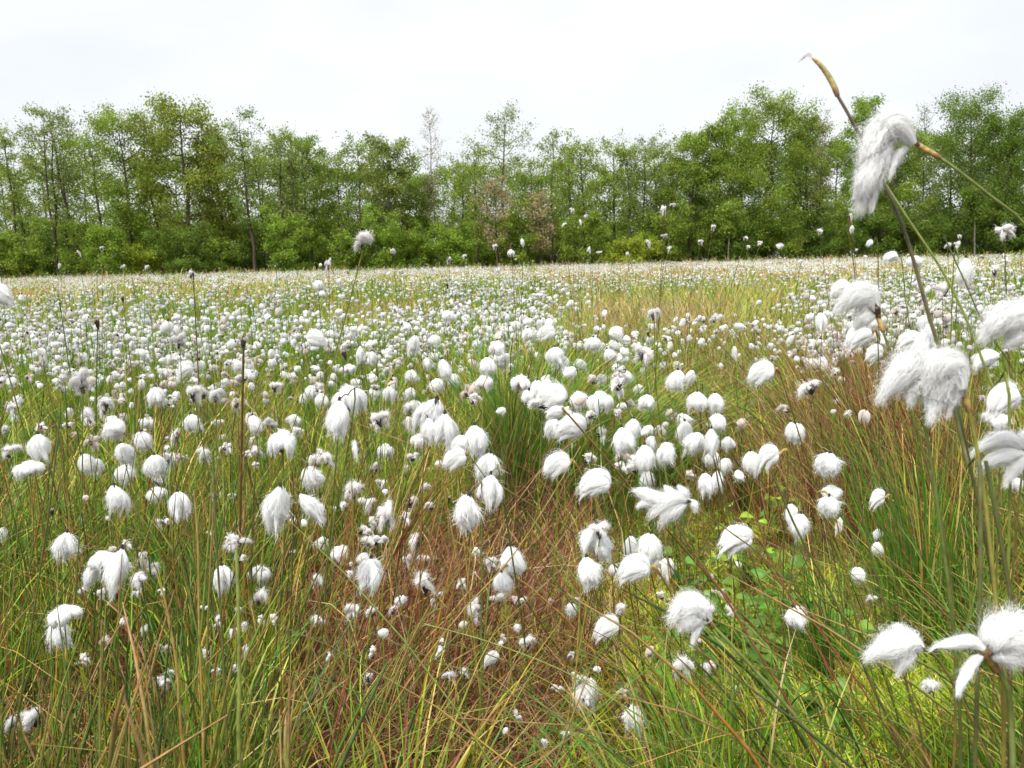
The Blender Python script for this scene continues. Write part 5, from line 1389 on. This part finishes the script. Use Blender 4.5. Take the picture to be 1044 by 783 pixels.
rg = np.random.default_rng(77)
TREES = [
 (3, 112, 24, 'airy', 'grey', 'sparse tree at the left end of the wood, dark trunk leaning left', dict(lean=-.10)),
 (30, 128, 19, 'airy', 'green', 'thin tree with a slim slanting trunk, second from the wood\'s left end', dict(lean=-.10, low=.35)),
 (56, 109, 26, 'airy', 'brown', 'brownish green tree with a forked dark trunk, third from the left end', dict(trunks=2)),
 (84, 106, 22, 'airy', 'grey', 'grey topped tree leaning left beside the dense dark one', dict(lean=-.10, low=.35)),
 (138, 113, 33, 'dense', 'green', 'dense rounded dark green tree left of the olive oak', {}),
 (196, 105, 38, 'oak', 'olive', 'broad olive yellow oak, widest crown of the left half', {}),
 (230, 135, 24, 'oak', 'olive', 'lower olive tree leaning against the right side of the broad oak', {}),
 (259, 115, 22, 'airy', 'blue', 'slender bluish green tree with sky showing through, right of the oak', {}),
 (290, 126, 19, 'airy', 'green', 'slim airy tree between the bluish tree and the rounded green ones', {}),
 (320, 138, 23, 'dense', 'green', 'rounded mid green tree behind the lone grey tuft\'s left side', {}),
 (346, 152, 18, 'airy', 'green', 'short airy tree just left of the lone grey tuft', {}),
 (368, 140, 23, 'airy', 'green', 'leafy tree straight above the lone grey tuft', {}),
 (401, 145, 24, 'dense', 'brown', 'dense brownish green tree left of the bare birch', {}),
 (447, 108, 19, 'bare', 'tan', 'nearly bare birch with a thin pale top standing above its neighbours', dict(pale=True)),
 (425, 180, 22, 'dense', 'green', 'low full tree filling in beneath the bare birch, left of it', {}),
 (470, 168, 22, 'airy', 'green', 'low airy tree just right of the bare birch', {}),
 (515, 114, 28, 'airy', 'grey', 'tall airy grey green tree in the middle of the wood', {}),
 (545, 160, 20, 'airy', 'green', 'short green tree at the right foot of the tall airy middle one', {}),
 (563, 128, 15, 'airy', 'grey', 'narrow pointed grey green tree right of the tall airy middle one', {}),
 (596, 142, 24, 'airy', 'green', 'first of three even topped trees right of the narrow pointed one', {}),
 (626, 143, 23, 'airy', 'green', 'middle of three even topped trees right of the narrow pointed one', {}),
 (655, 141, 23, 'airy', 'grey', 'last of three even topped trees, bare twigs on its right', {}),
 (684, 150, 16, 'airy', 'green', 'small thin tree in the dip before the tall birches begin', {}),
 (703, 135, 22, 'birch', 'green', 'green tree stepping up to the tall birches from the dip', {}),
 (728, 122, 24, 'birch', 'green', 'tall birch at the left shoulder of the big birch group', {}),
 (757, 112, 24, 'birch', 'bright', 'bright green birch left of the tallest birch', {}),
 (786, 99, 34, 'birch', 'green', 'tallest full birch, its round top highest right of the middle', {}),
 (820, 116, 22, 'birch', 'green', 'birch leaning on the right of the tallest one, left of the bare stalk', {}),
 (838, 112, 14, 'bare', 'tan', 'bare twiggy treetop showing behind the tall bare seed stalk', {}),
 (879, 100, 24, 'birch', 'bright', 'bright birch crown directly above the highest windswept tuft', {}),
 (912, 128, 24, 'birch', 'green', 'lower birch behind the highest windswept tuft', {}),
 (940, 106, 18, 'bare', 'brown', 'thin twiggy dark top between two full birches on the right', {}),
 (984, 102, 38, 'birch', 'dark', 'wide dark green birch with twiggy top, broadest on the right', {}),
 (1022, 117, 26, 'birch', 'dark', 'dark birch at the right edge', {}),
 (1056, 122, 30, 'birch', 'dark', 'dark birch cut off by the right edge of the picture', {}),
 (16, 140, 18, 'airy', 'green', 'slim tree filling the gap between the two leftmost leaning trunks', {}),
 (70, 138, 18, 'airy', 'green', 'slim tree between the forked trunk and the grey topped leaning tree', {}),
 (108, 132, 20, 'airy', 'green', 'slim green tree at the left shoulder of the dense rounded one', {}),
 (166, 122, 20, 'airy', 'olive', 'slim olive tree squeezed between the dense rounded tree and the oak', {}),
 (275, 138, 18, 'airy', 'green', 'slim tree just right of the bluish airy tree', {}),
 (305, 140, 18, 'airy', 'grey', 'slim greyish tree left of the rounded mid green one', {}),
 (384, 150, 20, 'airy', 'green', 'slim tree between the lone grey tuft and the brownish tree', {}),
 (488, 150, 20, 'airy', 'green', 'slim tree at the left side of the tall airy middle one', {}),
 (580, 146, 18, 'airy', 'green', 'slim tree left of the three even topped ones', {}),
 (641, 146, 18, 'airy', 'green', 'slim tree between the middle and last even topped ones', {}),
 (670, 144, 18, 'airy', 'grey', 'slim greyish tree just right of the last even topped one', {}),
 (508, 182, 17, 'airy', 'tan', 'small tree with pinkish tan young leaves in front of the middle of the wood', dict(dy=-3, low=.25)),
 (553, 196, 13, 'airy', 'tan', 'smaller tan tinged tree right of the pinkish one', dict(dy=-3, low=.25)),
 (742, 205, 9, 'airy', 'green', 'slim pale stemmed sapling before the tall birches', dict(dy=-5, pale=True, low=.55)),
 (992, 188, 9, 'airy', 'dark', 'slim pale trunk standing before the wide dark birch', dict(dy=-5, pale=True, low=.6)),
]
for i, (px, yt, hw, kd, cr, lab, kw) in enumerate(TREES):
    kw = dict(kw); kw.setdefault('dy', float(rg.uniform(-2.5, 2.5)))
    tree_at(px, yt, hw, kd, cr, lab, 900 + i, name='birch_tree' if kd in ('birch', 'bare') else ('oak_tree' if kd == 'oak' else 'tree'), **kw)
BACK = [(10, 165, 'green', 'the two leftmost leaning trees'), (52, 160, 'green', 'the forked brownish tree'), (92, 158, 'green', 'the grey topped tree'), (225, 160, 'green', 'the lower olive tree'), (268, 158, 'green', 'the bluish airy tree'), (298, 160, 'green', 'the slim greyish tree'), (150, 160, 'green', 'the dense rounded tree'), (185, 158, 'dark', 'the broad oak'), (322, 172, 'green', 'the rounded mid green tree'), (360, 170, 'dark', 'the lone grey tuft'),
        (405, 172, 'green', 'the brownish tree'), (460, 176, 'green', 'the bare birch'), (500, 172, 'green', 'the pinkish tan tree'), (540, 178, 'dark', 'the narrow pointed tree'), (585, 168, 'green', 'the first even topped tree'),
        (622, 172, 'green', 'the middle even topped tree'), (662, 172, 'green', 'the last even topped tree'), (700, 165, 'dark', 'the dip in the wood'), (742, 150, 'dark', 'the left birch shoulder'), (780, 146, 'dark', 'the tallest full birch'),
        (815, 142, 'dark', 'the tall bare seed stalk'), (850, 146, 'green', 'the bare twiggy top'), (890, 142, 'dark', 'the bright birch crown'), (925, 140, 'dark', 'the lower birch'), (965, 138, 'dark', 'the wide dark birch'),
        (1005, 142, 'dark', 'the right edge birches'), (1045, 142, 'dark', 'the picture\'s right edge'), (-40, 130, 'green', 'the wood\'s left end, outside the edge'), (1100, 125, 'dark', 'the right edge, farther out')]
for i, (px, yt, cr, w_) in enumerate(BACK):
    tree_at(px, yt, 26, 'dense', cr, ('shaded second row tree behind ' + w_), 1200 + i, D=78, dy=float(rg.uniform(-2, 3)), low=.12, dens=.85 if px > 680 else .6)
SHRUBS = [(-12, 236, 26, 'dark'), (18, 238, 26, 'green'), (50, 234, 26, 'dark'), (84, 231, 22, 'green'), (112, 238, 24, 'bright'), (146, 250, 22, 'yellow'), (160, 232, 24, 'green'), (190, 213, 26, 'dark'), (222, 240, 20, 'green'), (255, 238, 18, 'dark'), (290, 207, 26, 'bright'), (326, 222, 22, 'green'),
          (360, 228, 22, 'green'), (395, 222, 24, 'bright'), (428, 205, 26, 'bright'), (462, 208, 24, 'bright'), (496, 222, 22, 'bright'), (528, 224, 22, 'green'), (560, 214, 22, 'green'), (592, 222, 20, 'green'), (622, 234, 20, 'bright'), (648, 238, 20, 'yellow'), (680, 222, 24, 'green'), (716, 218, 24, 'dark'),
          (752, 216, 26, 'dark'), (788, 214, 26, 'green'), (824, 216, 26, 'dark'), (860, 218, 26, 'green'), (898, 220, 26, 'dark'), (934, 220, 26, 'dark'), (970, 222, 26, 'dark'), (1008, 222, 26, 'dark'), (1046, 224, 26, 'dark'), (1085, 224, 26, 'dark')]
CN = {'dark': 'dark green', 'green': 'mid green', 'bright': 'fresh bright green', 'yellow': 'yellow green'}
WH = ['outside the left edge', 'at the left edge', 'under the brownish forked tree', 'under the grey topped leaning tree', 'left of the dense rounded tree\'s foot', 'lowest and brightest below the dense rounded tree', 'at the foot of the dense rounded tree', 'tall at the foot of the broad oak', 'right under the oak', 'under the bluish airy tree', 'tall under the slim airy tree', 'under the rounded mid green tree',
      'behind the lone grey tuft', 'under the brownish tree', 'left of the bare birch\'s trunk', 'right of the bare birch\'s trunk', 'under the pinkish tan tree', 'under the tall airy middle tree', 'under the narrow pointed tree', 'under the first even topped tree', 'under the middle even topped tree', 'lowest under the last even topped tree', 'in the dip before the birches', 'left of the slim pale sapling',
      'right of the slim pale sapling', 'under the tallest birch', 'left of the tall stalk\'s line', 'under the bare twiggy top', 'below the highest windswept tuft', 'under the lower right birch', 'left of the slim pale trunk', 'right of the slim pale trunk', 'at the right edge', 'outside the right edge']
for i, (px, yt, hw, cr) in enumerate(SHRUBS):
    back = i in (2, 6, 9, 11, 16, 18, 20, 23, 27, 30)        # set back, so that the trunks before them reach the bog
    if back: yt = min(yt, 234)
    yt = 264 - (264 - yt) * float(rg.uniform(.9, 1.15) if back else rg.uniform(.55, 1.3))
    tree_at(px, yt, hw * (1.3 if back else float(rg.uniform(.65, 1.0))), 'shrub', cr, CN[cr] + ' leafy shrub ' + WH[i], 1500 + i, D=74 if back else 63, dy=float(rg.uniform(-1.2, 2.5)), name='shrub', cat='shrub', group='shrubs along the foot of the wood', trunks=3)
# the shade-loving undergrowth farther in, seen between the trunks
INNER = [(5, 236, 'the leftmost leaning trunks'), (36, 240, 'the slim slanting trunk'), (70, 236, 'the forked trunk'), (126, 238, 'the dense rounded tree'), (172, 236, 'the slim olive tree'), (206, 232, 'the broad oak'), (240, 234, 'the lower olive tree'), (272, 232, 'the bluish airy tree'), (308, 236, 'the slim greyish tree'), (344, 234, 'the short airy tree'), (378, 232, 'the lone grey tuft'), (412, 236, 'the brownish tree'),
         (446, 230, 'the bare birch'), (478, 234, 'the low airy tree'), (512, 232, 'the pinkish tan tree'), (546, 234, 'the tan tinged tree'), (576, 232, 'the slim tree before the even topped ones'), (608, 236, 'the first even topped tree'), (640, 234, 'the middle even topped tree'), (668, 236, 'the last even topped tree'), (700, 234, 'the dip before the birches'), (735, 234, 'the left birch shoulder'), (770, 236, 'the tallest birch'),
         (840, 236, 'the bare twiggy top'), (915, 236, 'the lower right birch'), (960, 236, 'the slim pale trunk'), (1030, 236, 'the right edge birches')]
for i, (px, yt, w_) in enumerate(INNER):
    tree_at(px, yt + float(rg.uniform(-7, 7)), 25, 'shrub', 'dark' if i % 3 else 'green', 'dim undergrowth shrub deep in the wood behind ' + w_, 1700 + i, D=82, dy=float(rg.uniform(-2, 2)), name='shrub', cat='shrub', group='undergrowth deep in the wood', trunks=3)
